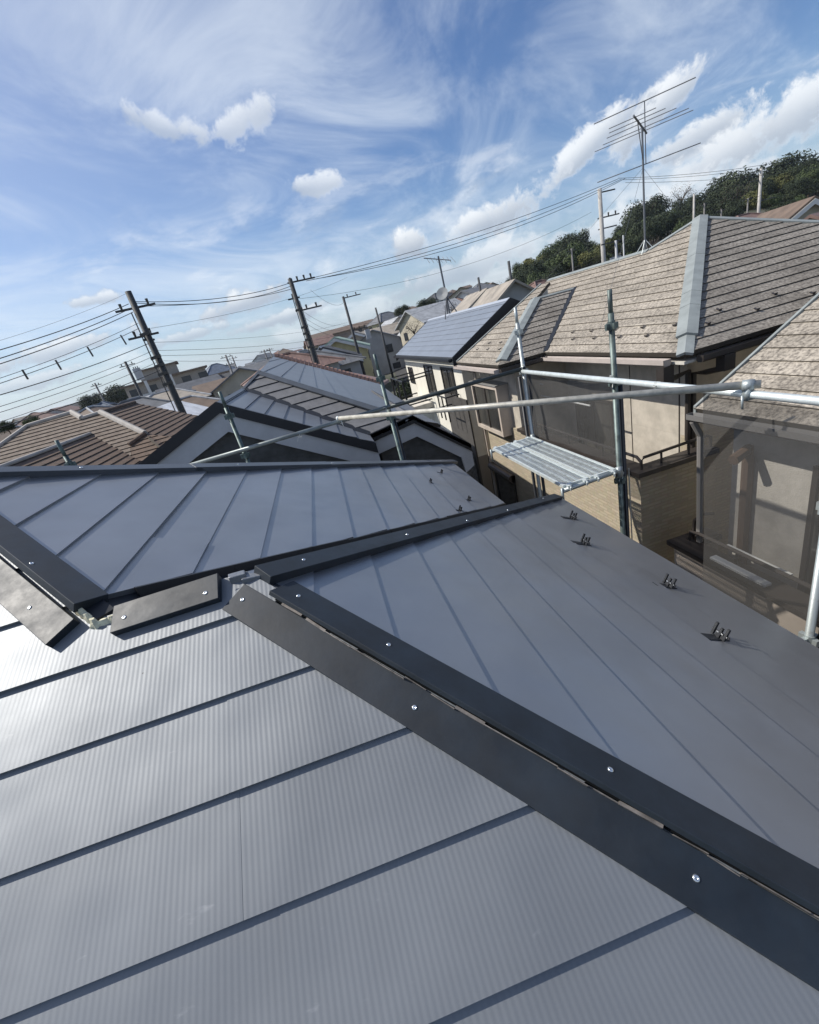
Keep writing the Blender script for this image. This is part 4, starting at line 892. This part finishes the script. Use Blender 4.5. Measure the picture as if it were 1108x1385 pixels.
bslope([(rx, 7.0), (rx, ry), (-8.2, ry), (-8.2, 7.0)], (.54, 0, -.54 + .54 * 5.73), (-1, 0), BROWNP)
def bar(par, pts, w, m_, name='ridge_cap', lift=.03):
    mb = MB()
    for a, b in zip(pts, pts[1:]): mb.tube([a + Vector((0, 0, lift)), b + Vector((0, 0, lift))], w, 8)
    return mb.build(name, m_, par)
bar(bh, [Ld_, La_, Lb_], .05, CAPP); bar(bh, [Lb_ + Vector((-.03, .05, 0)), Lc_], .075, CAPP); bar(bh, [Lc_, K1], .05, CAPP)
bar(bh, [K1, K2], .075, CAPP); bar(bh, [Vector((rx, 7.0, -.54)), Vector((rx, ry, -.54))], .045, CAPP); bar(bh, [Vector((K1.x, K1.y, -.14)), Vector((K1.x, 15.2, -.14))], .05, BROWN)
bar(bh, [Vector((-4.67, 11.15, -.97)), K2], .06, BROWN)
mb = MB(); mb.box((-8.0, 7.3, GZ), (-3.6, 15, -4.0)); mb.build('wall', CREAM, bh)

# ================================================================== streets of houses beyond
def pxs(v): return v
ROOFS = {k: mat('far_roof_' + k, c, .75, var=.25, vscale=1.2) for k, c in dict(grey=(.16, .165, .175), brown=(.16, .115, .085), blue=(.14, .17, .22), red=(.20, .125, .105), green=(.34, .44, .36), tan=(.33, .29, .24), black=(.06, .062, .068), pale=(.38, .39, .40), white=(.72, .73, .74)).items()}
WALLS = {k: mat('far_wall_' + k, c, .9, var=.12, vscale=1.0) for k, c in dict(cream=(.52, .47, .37), white=(.66, .65, .62), grey=(.36, .36, .36), beige=(.44, .37, .28), yellow=(.52, .46, .26), brown=(.25, .20, .16)).items()}
WINM = mat('far_window', (.03, .035, .042), .2)
PALE_TRIM = mat('far_trim', (.60, .60, .58), .7)  # pale trim colour of the far buildings
def gable_house(loc, rot, w, d_, hw, hr, wall, roof, label, group=None, hip=False, wins=True, over=.5, trim=None):
    """w along the ridge, d across; the empty sits on the ground"""
    t = thing('house', (0, 0, 0), label, 'house', group)
    mb = MB(); mb.box((-w / 2, -d_ / 2, -3), (w / 2, d_ / 2, hw))
    if not hip:
        for s_ in (-1, 1): mb.prism([(s_ * w / 2, -d_ / 2, hw), (s_ * w / 2, d_ / 2, hw), (s_ * w / 2, 0, hw + hr)], (-s_ * .15, 0, 0))
    mb.build('wall', WALLS[wall], t)
    rb = MB(); a, b = w / 2 + over, d_ / 2 + over; k = hr / (d_ / 2); z0 = hw - over * k
    if hip:
        c = max(a - b, .2); V = [(-a, -b, z0), (a, -b, z0), (a, b, z0), (-a, b, z0), (-c, 0, hw + hr), (c, 0, hw + hr)]
        rb.add(V, [(0, 1, 5, 4), (1, 2, 5), (2, 3, 4, 5), (3, 0, 4), (3, 2, 1, 0)])
        cp = MB()
        for i, j in ((0, 4), (3, 4), (1, 5), (2, 5), (4, 5)): cp.tube([Vector(V[i]) + Vector((0, 0, .04)), Vector(V[j]) + Vector((0, 0, .04))], .10, 5)
        cp.build('ridge_cap', ROOFS['pale'] if roof in ('tan', 'brown') else ROOFS[roof], t)
    else:
        for s_ in (-1, 1): rb.prism([(-a, s_ * b, z0), (a, s_ * b, z0), (a, 0, hw + hr), (-a, 0, hw + hr)], (0, 0, .16))
        if trim:
            for e in (-1, 1):
                for s_ in (-1, 1): MB().prism([(e * a, s_ * b, z0 - .02), (e * a, 0, hw + hr - .02), (e * a, 0, hw + hr - .38), (e * a, s_ * b, z0 - .38)], (e * .06, 0, 0)).build('bargeboard', PALE_TRIM, t)
    rb.build('roof', ROOFS[roof], t)
    if wins:
        r = random.Random(int(abs(loc[0] * 31 + loc[1] * 17)) + 3)
        for side in range(4):
            L = w if side < 2 else d_
            for st in (hw - 1.9, hw - 4.6):
                for c in ([-.28, .26] if L > 5 else [0.0]):
                    ww = r.uniform(.7, 1.5); hh_ = r.uniform(.8, 1.3); x = c * L + r.uniform(-.4, .4)
                    m_ = MB()
                    if side == 0: m_.box((x - ww / 2, -d_ / 2 - .05, st), (x + ww / 2, -d_ / 2 + .02, st + hh_))
                    elif side == 1: m_.box((x - ww / 2, d_ / 2 - .02, st), (x + ww / 2, d_ / 2 + .05, st + hh_))
                    elif side == 2: m_.box((-w / 2 - .05, x - ww / 2, st), (-w / 2 + .02, x + ww / 2, st + hh_))
                    else: m_.box((w / 2 - .02, x - ww / 2, st), (w / 2 + .05, x + ww / 2, st + hh_))
                    m_.build('window', WINM, t)
    t.location = loc; t.rotation_euler = (0, 0, rot); return t
def house_px(px, py, Y, rot, w, d_, hr, wall, roof, label, hip=False, hw=5.4, **k):
    """a house whose ridge centre stands at the measured direction, Y metres ahead"""
    p = at(px, py, Y); return gable_house((p.x, p.y, p.z - hw - hr), R(rot), w, d_, hw, hr, wall, roof, label, hip=hip, **k)
near = [
 (222, 551, 30, 90, 5, 5, 1.4, 'cream', 'white', 'bright sunlit white roof at the foot of the left utility pole', False, {}),
 (178, 541, 42, 20, 8, 6.5, 1.6, 'grey', 'grey', 'grey hip roof with dark ridges beyond the brown slate roof', True, {}),
 (122, 551, 46, 80, 7, 6, 1.4, 'beige', 'brown', 'low brown roof between the dark pine and the brown slate house', True, {}),
 (222, 530, 58, 10, 9, 6.5, 1.4, 'beige', 'tan', 'tan hip roof just left of the left utility pole', True, {}),
 (252, 538, 46, 15, 7, 6, 1.3, 'brown', 'brown', 'dark brown roof just right of the left utility pole', True, {}),
 (270, 519, 72, 40, 5, 5, 1.6, 'white', 'pale', 'small white gable right of the left utility pole', False, {}),
 (303, 513, 62, 5, 7, 5, 1.0, 'cream', 'brown', 'cream house with flat brown roof left of the grey steel ridge', False, {}),
 (342, 492, 120, 10, 9, 8, 1.4, 'white', 'pale', 'distant white building over the grey steel ridge', True, {}),
 (385, 480, 40, 12, 7, 6, 1.3, 'grey', 'red', 'dull reddish hip roof right behind the pink ridge', True, {}),
 (418, 477, 43, 12, 7, 6, 1.4, 'grey', 'grey', 'grey hip roof behind the pink ridge at the middle pole', True, {}),
 (441, 470, 50, 84, 7, 6, 1.5, 'grey', 'black', 'dark grey gabled house with white bargeboard behind the middle utility pole', False, dict(trim=1)),
 (456, 457, 62, 82, 8, 7, 1.7, 'yellow', 'green', 'yellow-walled house with pale green roof wrapped in scaffolding', False, dict(trim=1)),
 (462, 443, 150, 5, 20, 8, 1.2, 'brown', 'brown', 'long low brown apartment roof on the rise', False, {}),
 (481, 449, 84, 80, 8, 7, 1.8, 'beige', 'tan', 'beige gabled house on the slope behind the green roof', False, dict(trim=1)),
 (505, 447, 80, 80, 9, 8, 2.0, 'grey', 'grey', 'tall grey house left of the thin bare pole by the street', False, {}),
 (523, 455, 95, 84, 8, 7, 1.9, 'white', 'grey', 'white house with grey roof at the end of the street', False, {}),
 (566, 424, 76, 84, 6.5, 7, 2.3, 'grey', 'pale', 'pale gabled house at the left end of the pale steel roof', False, dict(trim=1)),
 (583, 413, 66, 20, 8, 7, 1.8, 'cream', 'pale', 'house with pale grey roof behind the leaning antenna', False, {}),
 (645, 397, 46, 84, 7, 6, 1.8, 'beige', 'tan', 'tan gabled house behind the pale steel ridge', False, dict(trim=1)),
 (676, 388, 34, 84, 6, 6.5, 2.3, 'grey', 'tan', 'steep tan-roofed house between the pale steel ridge and the slate roof', False, {}),
 (1062, 281, 34, 65, 7, 6, 2.0, 'cream', 'brown', 'house with brown roof and cream bargeboards above the slate roof ridge', False, dict(trim=1)),
 (1112, 290, 24, 30, 6, 5, 1.4, 'cream', 'red', 'pinkish roof at the right edge above the slate roof', False, {}),
 (1005, 291, 52, 10, 8, 6, 1.4, 'cream', 'red', 'red tiled roof between two poles above the slate roof', True, {}),
 (728, 381, 46, 20, 6, 5, 1.2, 'white', 'red', 'reddish roof at the foot of the wooded hill', True, {}),
]
for (px, py, Y, rot, w, d_, hr, wl_, rf, lab, hip, k) in near: house_px(px, py, Y, rot, w, d_, hr, wl_, rf, lab, hip, **k)
# apartment block on the left, three storeys with balconies and outside stairs
ab = thing('apartment_block', (0, 0, 0), 'brown three-storey apartment block with pale balconies behind the left utility pole', 'apartment block')
q0 = at(222, 512, 95); bx, by, bz = q0.x, q0.y, q0.z
mb = MB(); mb.box((-6.5, -5, -13), (7.5, 6, 0)); mb.box((-3.5, -4, 0), (3, 4, 2.0)); mb.build('wall', mat('brown_block', (.36, .32, .275), .9, var=.15), ab)
mb = MB(); mb.box((-7, -5.8, 0), (8, 6.5, .3)); mb.box((-4, -4.5, 2.0), (3.5, 4.5, 2.25)); mb.build('roof', ROOFS['brown'], ab)
for z in (-2.9, -5.9, -8.9):
    mb = MB(); mb.box((-6.7, -6.4, z), (7.7, -5.01, z + .2)); mb.box((-6.7, -6.4, z + .2), (7.7, -6.25, z + 1.1)); mb.build('balcony', PALE_TRIM if z == -2.9 else WALLS['beige'], ab)
    for x in range(-6, 7, 3): m_ = MB(); m_.box((x, -5.06, z + .3), (x + 1.6, -4.98, z + 2.3)); m_.build('window', WINM, ab)
for x in (-3, 1.2): mb = MB(); mb.box((x, -6.6, -13), (x + .5, -6.41, .3)); mb.build('stair_tower', PALE_TRIM, ab)
ab.location = (bx, by, bz); ab.rotation_euler = (0, 0, R(14))
# far rooftops over the plain and up the rise
r = random.Random(21); names_r = list(ROOFS); names_w = list(WALLS); cnt = 0; used = []
side_of = lambda t: 'on the plain at the left' if t < -.2 else 'near the horizon in the middle' if t < .15 else 'on the rise left of the wooded hill' if t < .5 else 'high behind the slate roof'
while cnt < 170:
    Y = 50 * math.exp((r.random() ** .8) * 2.1); t_ = r.uniform(-.72, .42); x = t_ * Y
    if any((x - u[0]) ** 2 + (Y - u[1]) ** 2 < (7.5 + Y * .012) ** 2 for u in used): continue
    if 6 < x < 20 and Y < 95: continue
    if Y < 70 and -.1 < t_ < .35: continue
    if Y < 62 and t_ > -.36: continue
    used.append((x, Y)); cnt += 1
    rf = r.choice(['grey', 'brown', 'grey', 'tan', 'blue', 'black', 'pale', 'brown', 'red']); wl_ = r.choice(names_w); hip = r.random() < .5
    hgt = r.choice([5.2, 5.6, 5.6, 8.2 if Y > 120 else 5.4])
    gable_house((x, Y, terr(x, Y)), R(r.choice([0, 90, 8, 96, 30, 65])), r.uniform(7, 11), r.uniform(6, 8), hgt, r.uniform(1.4, 2.2), wl_, rf,
                f"distant {rf}-roofed {'hip' if hip else 'gable'} house, {wl_} walls, {side_of(t_)}", 'distant houses', hip=hip, wins=Y < 190)
# ================================================================== trees
LIB = {}
def crown_mesh(name, m_, n, seed, flat=1.0, leaf=.16, lumps=9):
    r = random.Random(seed); mb = MB(); L = []
    for i in range(lumps):
        a = r.uniform(0, 2 * math.pi); e = r.uniform(-.35, 1.0); q = r.uniform(.35, .72)
        L.append((Vector((math.cos(a) * q * math.cos(e), math.sin(a) * q * math.cos(e), math.sin(e) * q * flat)), r.uniform(.26, .46)))
    for i in range(n):
        c, rad = r.choice(L)
        v = Vector((r.gauss(0, 1), r.gauss(0, 1), r.gauss(0, 1))).normalized()
        p = c + v * rad * (r.random() ** .33) * r.uniform(.85, 1.12); p.z *= flat if p.z > 0 else .8
        nrm = (v + Vector((r.uniform(-.8, .8), r.uniform(-.8, .8), r.uniform(-.3, .9)))).normalized(); t = nrm.orthogonal().normalized(); b = nrm.cross(t)
        an = r.uniform(0, 6.28); t, b = t * math.cos(an) + b * math.sin(an), b * math.cos(an) - t * math.sin(an); s_ = leaf * r.uniform(.55, 1.2)
        mb.add([p - t * s_ * .5, p + b * s_ * .32 + nrm * s_ * .08, p + t * s_ * .55, p - b * s_ * .32 + nrm * s_ * .05], [(0, 1, 2, 3)])
    return mb
def tree_proto(key, m_, n, seed, flat=1.0, leaf=.16, lumps=9, trunk=.9):
    t = bpy.data.objects.new(key, None)
    mb = crown_mesh(key, m_, n, seed, flat, leaf, lumps)
    me = bpy.data.meshes.new('crown'); me.from_pydata([tuple(p + Vector((0, 0, trunk))) for p in mb.v], [], mb.f); me.materials.append(m_)
    r = random.Random(seed + 1); tm = MB(); tm.tube([(0, 0, -.8), (.02, 0, trunk * .5), (-.02, .02, trunk)], .06, 7, .035)
    for i in range(6):
        a = r.uniform(0, 6.28); tm.tube([(0, 0, trunk * r.uniform(.45, .8)), (math.cos(a) * .3, math.sin(a) * .3, trunk + r.uniform(0, .2)), (math.cos(a) * .55, math.sin(a) * .55, trunk + r.uniform(.15, .5) * flat)], .03, 5, .01)
    tmesh = bpy.data.meshes.new('trunk'); tmesh.from_pydata([tuple(p) for p in tm.v], [], tm.f); tmesh.materials.append(BARK)
    LIB[key] = (me, tmesh, trunk + .8 * flat)
tree_proto('dark_a', LEAFD, 6500, 1, .95, .085, 22); tree_proto('dark_b', LEAFD, 6500, 2, .85, .085, 24); tree_proto('mid_a', LEAFG, 4600, 3, .9, .11, 12); tree_proto('yellow_a', LEAFY, 3800, 4, .9, .12, 10, .6); tree_proto('bare_a', LEAFB, 900, 5, 1.0, .05, 12); tree_proto('dark_c', LEAFD, 5200, 8, 1.0, .10, 15)
def tree(key, loc, s_, label, rot=0, sz=1.0, cat='tree', group=None, name='broadleaf_tree'):
    t = thing(name, loc, label, cat, group); me, tm, _ = LIB[key]
    for nm, d_ in (('crown', me), ('trunk', tm)):
        o = bpy.data.objects.new(nm, d_); COL.objects.link(o); o.parent = t
    t.scale = (s_, s_, s_ * sz); t.rotation_euler = (0, 0, rot); return t
def tree_px(key, px, ptop, Y, rad_px, label, **k):
    """crown top at a measured direction, Y metres ahead; radius from its measured width"""
    p = at(px, ptop, Y); depth = Vector(p).dot(AX_F); s_ = rad_px / FOC * depth / .86; sz = k.pop('sz', 1.0)
    return tree(key, (p.x, p.y, p.z - LIB[key][2] * s_ * sz), s_, label, random.Random(int(px)).uniform(0, 6), sz, **k)
HT = 'evergreen trees on the hill'
for a in [('dark_a', 1068, 206, 112, 36, 'tallest round dark evergreen tree, on the hill at the right'), ('dark_b', 986, 230, 118, 38, 'wide dark evergreen tree left of the tallest one on the hill'), ('dark_c', 931, 262, 112, 20, 'dark evergreen tree just left of the blue-grey hip cap apex on the hill'),
          ('mid_a', 906, 284, 100, 17, 'mid green tree low on the hill above the slate ridge'), ('dark_b', 875, 264, 120, 28, 'dark evergreen tree behind the tall antenna mast'), ('dark_a', 842, 302, 110, 14, 'small dark evergreen tree right of the pale utility pole with the transformer'),
          ('yellow_a', 925, 300, 92, 15, 'yellow-green bush above the slate roof ridge'), ('dark_c', 774, 311, 118, 22, 'dark evergreen tree at the left end of the wooded hill'), ('mid_a', 745, 328, 112, 18, 'mid green tree next to the left end of the wooded hill'),
          ('yellow_a', 768, 342, 100, 16, 'yellow-green tree in front of the dark evergreen left of the pole'), ('yellow_a', 722, 345, 112, 16, 'yellow-green tree stepping down the hill on the left'), ('mid_a', 704, 354, 118, 14, 'small green tree lowest on the left slope of the hill'),
          ('yellow_a', 1100, 252, 96, 20, 'olive bush at the right edge under the tallest evergreen'), ('mid_a', 1060, 266, 92, 22, 'mid green shrub row above the brown roof at the right'), ('dark_b', 1020, 268, 96, 22, 'dark shrub mass behind the right concrete pole'), ('dark_c', 960, 286, 96, 24, 'dark tree mass above the slate ridge at the hip apex'),
          ('dark_a', 800, 334, 112, 16, 'dark tree left of the pale utility pole'), ('bare_a', 818, 322, 100, 20, 'bare brown tree beside the pale utility pole'), ('bare_a', 922, 246, 118, 18, 'leafless twiggy treetop between two dark evergreens'),
          ('dark_a', 577, 402, 90, 15, 'round dark tree behind the pale gable left of the antenna'), ('dark_b', 542, 412, 95, 11, 'small dark round tree at the end of the street'), ('bare_a', 556, 430, 52, 16, 'bare twiggy tree beside the pale gabled house'), ('bare_a', 610, 404, 62, 14, 'bare tree right behind the leaning antenna'), ('bare_a', 688, 372, 80, 18, 'bare brown tree behind the steep tan roof')]:
    tree_px(*a, group=HT if a[2] < 360 else None)
r = random.Random(31)
SIL = [(.40, .030), (.49, .052), (.56, .070), (.615, .088), (.66, .075), (.70, .066), (.76, .085), (.834, .108), (.88, .100), (.92, .088), (.97, .108), (1.01, .122), (1.07, .112), (1.12, .115), (1.178, .128), (1.26, .118), (1.5, .11)]
for i in range(150):                                       # the closed canopy between the front trees
    t_ = .46 + 1.0 * ((i + r.random()) / 150); Y = r.choice([r.uniform(58, 80), r.uniform(80, 100), r.uniform(100, 116)]); x = t_ * Y
    key = r.choice(['dark_a', 'dark_b', 'dark_c', 'mid_a', 'dark_a', 'dark_b', 'yellow_a', 'mid_a', 'bare_a'] if Y < 90 else ['dark_a', 'dark_b', 'dark_c', 'mid_a', 'dark_c'])
    sc_ = r.uniform(2.3, 3.4) * (.8 if Y < 80 else 1.15); top = min(Y * (lerp(t_, SIL) - r.uniform(.004, .022)), terr(x, Y) + 1.75 * sc_ + 2.0)
    tree(key, (x, Y, top - LIB[key][2] * sc_), sc_, {'dark_a': 'dark evergreen in the closed canopy of the hillside', 'dark_b': 'dark evergreen in the closed canopy of the hillside', 'dark_c': 'dark evergreen in the closed canopy of the hillside', 'mid_a': 'mid green tree in the closed canopy of the hillside', 'yellow_a': 'yellow-green tree in the closed canopy of the hillside', 'bare_a': 'leafless brown tree in the closed canopy of the hillside'}[key], r.uniform(0, 6), r.uniform(.9, 1.15), group='canopy trees on the hillside')
tree_px('dark_b', 148, 520, 120, 24, 'dark spreading pine left of the apartment block', name='pine_tree'); tree_px('dark_a', 120, 532, 122, 16, 'smaller dark tree touching the left of the spreading pine')
tree_px('mid_a', 38, 562, 36, 11, 'small bushy green tree behind the brown slate roof'); tree_px('dark_c', 3, 568, 30, 12, 'dark tree at the left edge of the picture')
for i in range(26):
    t_ = -.75 + .03 * i; Y = r.uniform(190, 260); x = t_ * Y
    tree(r.choice(['dark_a', 'dark_b', 'mid_a']), (x, Y, terr(x, Y) - .5), r.uniform(3.2, 5.0), 'far dark tree in the belt along the horizon at the left', r.uniform(0, 6), group='tree belt on the horizon')
hd = tree('dark_c', (3.9, 19.2, -6.6), 1.3, 'tall clipped green hedge at the far end of the white house', 0, 2.2, 'hedge', name='hedge'); tree('mid_a', (3.3, 19.3, -7.2), 1.0, 'low yellowish shrub at the foot of the tall hedge', 1, 1.0, 'shrub', name='shrub')

# ================================================================== utility poles
INS = mat('dark_insulator', (.05, .045, .04), .4); GREYT = mat('grey_transformer', (.42, .43, .44), .5, var=.1)
def pole(px, ptop, Y, rt, label, arms=(), m_=CONC, group='utility poles', extra=None, base=None):
    p = at(px, ptop, Y); gz = min(terr(p.x, p.y), p.z - 8) if base is None else base
    t = thing('utility_pole', (p.x, p.y, gz), label, 'utility pole', group)
    MB().tube([(p.x, p.y, gz - .5), (p.x, p.y, p.z)], rt * 1.5, 10, rt).build('pole', m_, t, smooth=True)
    for (dz_, l0, l1, ang_, nins) in arms:
        u = Vector((math.cos(R(ang_)), math.sin(R(ang_)), 0)); c = Vector((p.x, p.y, p.z - dz_)); s_ = Vector((-u.y, u.x, 0))
        ar = MB(); ar.obox(c + u * l0 - s_ * .045 + s_ * rt, u * (l1 - l0), s_ * .09, (0, 0, .09)); ao = ar.build('crossarm', DPOLE, t)
        for i in range(nins):
            q = c + u * (l0 + (l1 - l0) * (i + .5) / nins) + s_ * rt + Vector((0, 0, .09)); MB().tube([q, q + Vector((0, 0, .10)), q + Vector((0, 0, .24))], .05, 7, .07).build('insulator', INS, ao)
    if extra: extra(t, p)
    return t, p
def xfmr(dz_, dx_=.5, dy_=-.2, k=1.0):
    def f(t, p):
        c = Vector((p.x + dx_, p.y + dy_, p.z - dz_)); MB().tube([c, c - Vector((0, 0, 1.05 * k))], .33 * k, 14).build('transformer', GREYT, t, smooth=False)
        mb = MB()
        for i in (-1, 0, 1): mb.tube([c + Vector((i * .18 * k, 0, 0)), c + Vector((i * .18 * k, 0, .22))], .05, 6)
        mb.build('insulator', INS, t)
    return f
def drops(t, p):
    mb = MB()
    for dz_ in (2.0, 3.1, 3.5, 3.9, 4.4): mb.obox((p.x - .28, p.y - .22, p.z - dz_), (.5, 0, .05), (0, .1, 0), (0, 0, .14))
    mb.tube([(p.x - .2, p.y - .2, p.z - .9), (p.x - .25, p.y - .2, p.z - 6)], .03, 5); mb.tube([(p.x + .18, p.y - .18, p.z - 1.4), (p.x + .22, p.y - .2, p.z - 7)], .025, 5); mb.build('bracket', INS, t)
pole(173, 394, 25, .14, 'dark leaning-looking utility pole at the left carrying many cables', [(.75, -.9, .9, 10, 3), (2.0, -.9, .5, 10, 2), (2.2, -.3, .7, 80, 2)], DPOLE, extra=drops)
pole(392, 377, 33, .15, 'dark utility pole in the middle with two top insulator arms', [(.25, -.2, 1.7, 12, 4), (1.2, -.5, .3, 12, 1), (2.0, .2, 1.6, 12, 2)], DPOLE, extra=drops)
pole(464, 401, 50, .13, 'thin dark utility pole with a side bracket right of the middle one', [(.2, 0, 1.9, 5, 2), (3.4, 0, 1.7, 5, 3)], DPOLE, extra=xfmr(3.6, 1.5, -.2, .9))
pole(508, 416, 60, .11, 'thin dark bare pole beside the street', [], DPOLE)
pole(811, 255, 38, .16, 'pale concrete utility pole with grey transformer behind the slate ridge', [(.3, 0, 1.6, 4, 0), (2.1, -.2, 1.9, 4, 3), (2.9, -.2, 1.6, 4, 0)], mat('pale_concrete', (.42, .40, .37), .85, var=.15), extra=xfmr(5.2, 1.0, -.2, 1.35))
pole(1030, 227, 52, .15, 'pale concrete utility pole with angled brackets on the wooded hill at the right', [(1.2, -1.6, .4, 10, 2), (3.4, -.2, 3.0, 8, 2), (.2, -.8, .4, 10, 2)], mat('pale_concrete', (.42, .40, .37), .85))
pole(939, 262, 60, .12, 'short pale pole rising above the slate ridge left of the hip apex', [], mat('pale_concrete', (.42, .40, .37), .85))
pole(773, 336, 60, .10, 'thin pale pole in front of the yellow-green tree on the hill', [(.3, -.7, .7, 0, 2)])
pole(688, 353, 40, .11, 'thin dark bare pole between the steep tan roof and the hill', [], DPOLE)
pole(647, 375, 44, .10, 'short dark bare pole behind the tan gabled house', [], DPOLE)
pole(169, 489, 60, .15, 'distant pole with a grey transformer left of the apartment block', [(.5, -.9, .9, 0, 3)], DPOLE, extra=xfmr(1.0, .8, 0, 1.3))
pole(128, 518, 75, .12, 'thin grey pole in front of the spreading pine', [(.4, -.8, .8, 0, 2)])
pole(305, 480, 80, .14, 'distant pole over the plain left of the grey steel ridge', [(.4, -1, 1, 0, 3), (1.6, -.8, .8, 0, 2)]); pole(314, 482, 110, .14, 'farther of the two distant poles over the plain', [(.5, -1, 1, 0, 3)])
pole(357, 473, 90, .13, 'distant short pole just above the grey steel ridge', [(.4, -1, 1, 0, 2)]); pole(364, 471, 120, .13, 'second distant short pole just above the grey steel ridge', [(.4, -1, 1, 0, 2)])
pole(953, 275, 55, .08, 'small T-topped lamp-like pole above the slate ridge', [(.15, -.5, .5, 0, 1)]); pole(976, 283, 55, .08, 'second small T-topped pole above the slate ridge', [(.15, -.6, .6, 0, 1)]); pole(1012, 268, 60, .09, 'T-topped pole against the dark trees left of the concrete pole', [(.15, -.8, .8, 0, 2)])
pole(833, 325, 34, .09, 'short thick grey steel stub pole right of the transformer pole', [(.1, -1.2, .6, 3, 0)], GREYT); pole(843, 318, 46, .07, 'thin grey stub pole behind the antenna legs', [], GREYT)
# ================================================================== cables
def cable(a, Ya, b, Yb, label, sag=.3, r_=.016, group='overhead cables'):
    p, q = at(a[0], a[1], Ya), at(b[0], b[1], Yb); n_ = 22; pts = []
    for i in range(n_ + 1):
        s_ = i / n_; v = p.lerp(q, s_); v.z -= sag * 4 * s_ * (1 - s_); pts.append(v)
    o = MB().tube(pts, r_ * .78, 5).build('overhead_cable', WIREM); tag(o, label, 'cable', group); return o
cable((182, 408), 25, (394, 382), 33, 'upper of the thick cables from the left pole to the middle pole', .35, .022)
cable((185, 410), 25, (398, 385), 33, 'second thick cable from the left pole to the middle pole', .45, .02)
cable((188, 414), 25.1, (394, 391), 33, 'lowest of the three main cables from the left pole to the middle pole', .25, .02)
cable((396, 382), 33, (836, 242), 38, 'topmost main cable climbing from the middle pole to the transformer pole', .5, .022)
cable((414, 380), 33, (841, 242), 38.4, 'second main cable climbing from the middle pole to the transformer pole', .7, .022)
cable((428, 377), 33, (846, 241), 38.8, 'third main cable climbing from the middle pole to the transformer pole', .9, .022)
cable((405, 404), 33, (800, 287), 38, 'thin cable below the main ones toward the transformer pole', 1.0, .012)
cable((836, 241), 38, (1130, 202), 46, 'upper cable running right from the transformer pole', .5, .02); cable((842, 243), 38, (1130, 207), 46, 'middle cable running right from the transformer pole', .5, .018); cable((846, 247), 38, (1130, 222), 46, 'lower cable running right from the transformer pole', .4, .018)
LEFT = [((173, 396), (-60, 478), .006, 'thin topmost cable going left from the left pole'), ((174, 411), (-60, 490), .02, 'first thick cable going left from the left pole'), ((177, 417), (-60, 503), .02, 'second thick cable going left from the left pole'), ((180, 422), (-60, 511), .02, 'third thick cable going left from the left pole'),
        ((187, 437), (-60, 531), .012, 'upper cable of the spaced pair going left'), ((188, 444), (-60, 538), .015, 'lower cable of the spaced pair going left'), ((200, 465), (-60, 551), .02, 'middle thick cable going left below the spaced pair'),
        ((205, 475), (-60, 568), .012, 'thin cable going left below the middle thick one'), ((207, 482), (-60, 576), .012, 'second thin cable going left below the middle thick one'), ((212, 490), (-60, 590), .012, 'third thin cable going left low over the roofs'), ((216, 501), (-60, 596), .02, 'lowest thick cable going left over the roofs')]
for a, b, r_, lab in LEFT: cable(a, 25, b, 16, lab, .12, r_)
RIGHT = [((204, 444), (470, 375), .010, 44, 'faint cable rising right from the left pole behind the middle pole'), ((208, 463), (470, 436), .010, 55, 'upper thin cable crossing from the left pole behind the middle pole'), ((214, 474), (480, 448), .012, 50, 'first of the three insulated cables right of the left pole'), ((217, 481), (480, 456), .012, 50, 'second of the three insulated cables right of the left pole'), ((221, 488), (430, 472), .012, 50, 'third of the three insulated cables right of the left pole')]
for a, b, r_, Y2, lab in RIGHT: cable(a, 25, b, Y2, lab, .4, r_)
for a, b, lab in [((406, 418), (462, 438), 'first service cable from the middle pole to the thin dark pole'), ((408, 427), (464, 445), 'second service cable from the middle pole to the thin dark pole'), ((412, 436), (468, 452), 'third service cable from the middle pole to the thin dark pole'), ((420, 392), (464, 410), 'upper drop cable from the middle pole to the thin dark pole')]: cable(a, 33, b, 50, lab, .5, .012)
cable((464, 440), 50, (600, 408), 60, 'cable from the thin dark pole toward the leaning antenna', .6, .014); cable((508, 440), 60, (690, 396), 60, 'cable along the street behind the pale steel roof', .8, .014)
for i, (a, b) in enumerate([((700, 385), (812, 345)), ((700, 392), (830, 340)), ((705, 398), (812, 352))]): cable(a, 44, b, 38, ['upper', 'middle', 'lower'][i] + ' of the three cables behind the slate ridge left of the transformer pole', .3, .014)
for i, (a, b) in enumerate([((1032, 255), (1125, 243)), ((1032, 262), (1125, 252)), ((960, 283), (1032, 262))]): cable(a, 52, b, 50, ['upper cable right of the concrete pole on the hill', 'lower cable right of the concrete pole on the hill', 'cable left of the concrete pole on the hill'][i], .5, .014)
for (x, y) in [(30, 500), (75, 487), (118, 469), (163, 453)]:
    Yd = 16 + (x + 60) / 248 * 9; p = at(x, y, Yd); q = at(x + 8, y + 13, Yd); o = MB().tube([p, q], .035, 6).build('cable_spacer', INS)
    tag(o, {30: 'leftmost spacer clipped between the paired cables', 75: 'second spacer from the left on the paired cables', 118: 'third spacer from the left on the paired cables', 163: 'spacer nearest the left pole on the paired cables'}[x], 'cable spacer', 'spacers on the paired cables')

# ================================================================== air
hz_m = bpy.data.materials.new('town_haze'); hz_m.use_nodes = True; t = hz_m.node_tree; t.nodes.remove(t.nodes['Principled BSDF'])
pv_ = t.nodes.new('ShaderNodeVolumePrincipled'); pv_.inputs['Color'].default_value = (.80, .88, .97, 1); pv_.inputs['Density'].default_value = .0002; pv_.inputs['Anisotropy'].default_value = .2
t.links.new(pv_.outputs[0], t.nodes['Material Output'].inputs['Volume'])
tag(MB().box((-4500, -600, -32), (4500, 6500, 75)).build('haze', hz_m), kind='stuff')
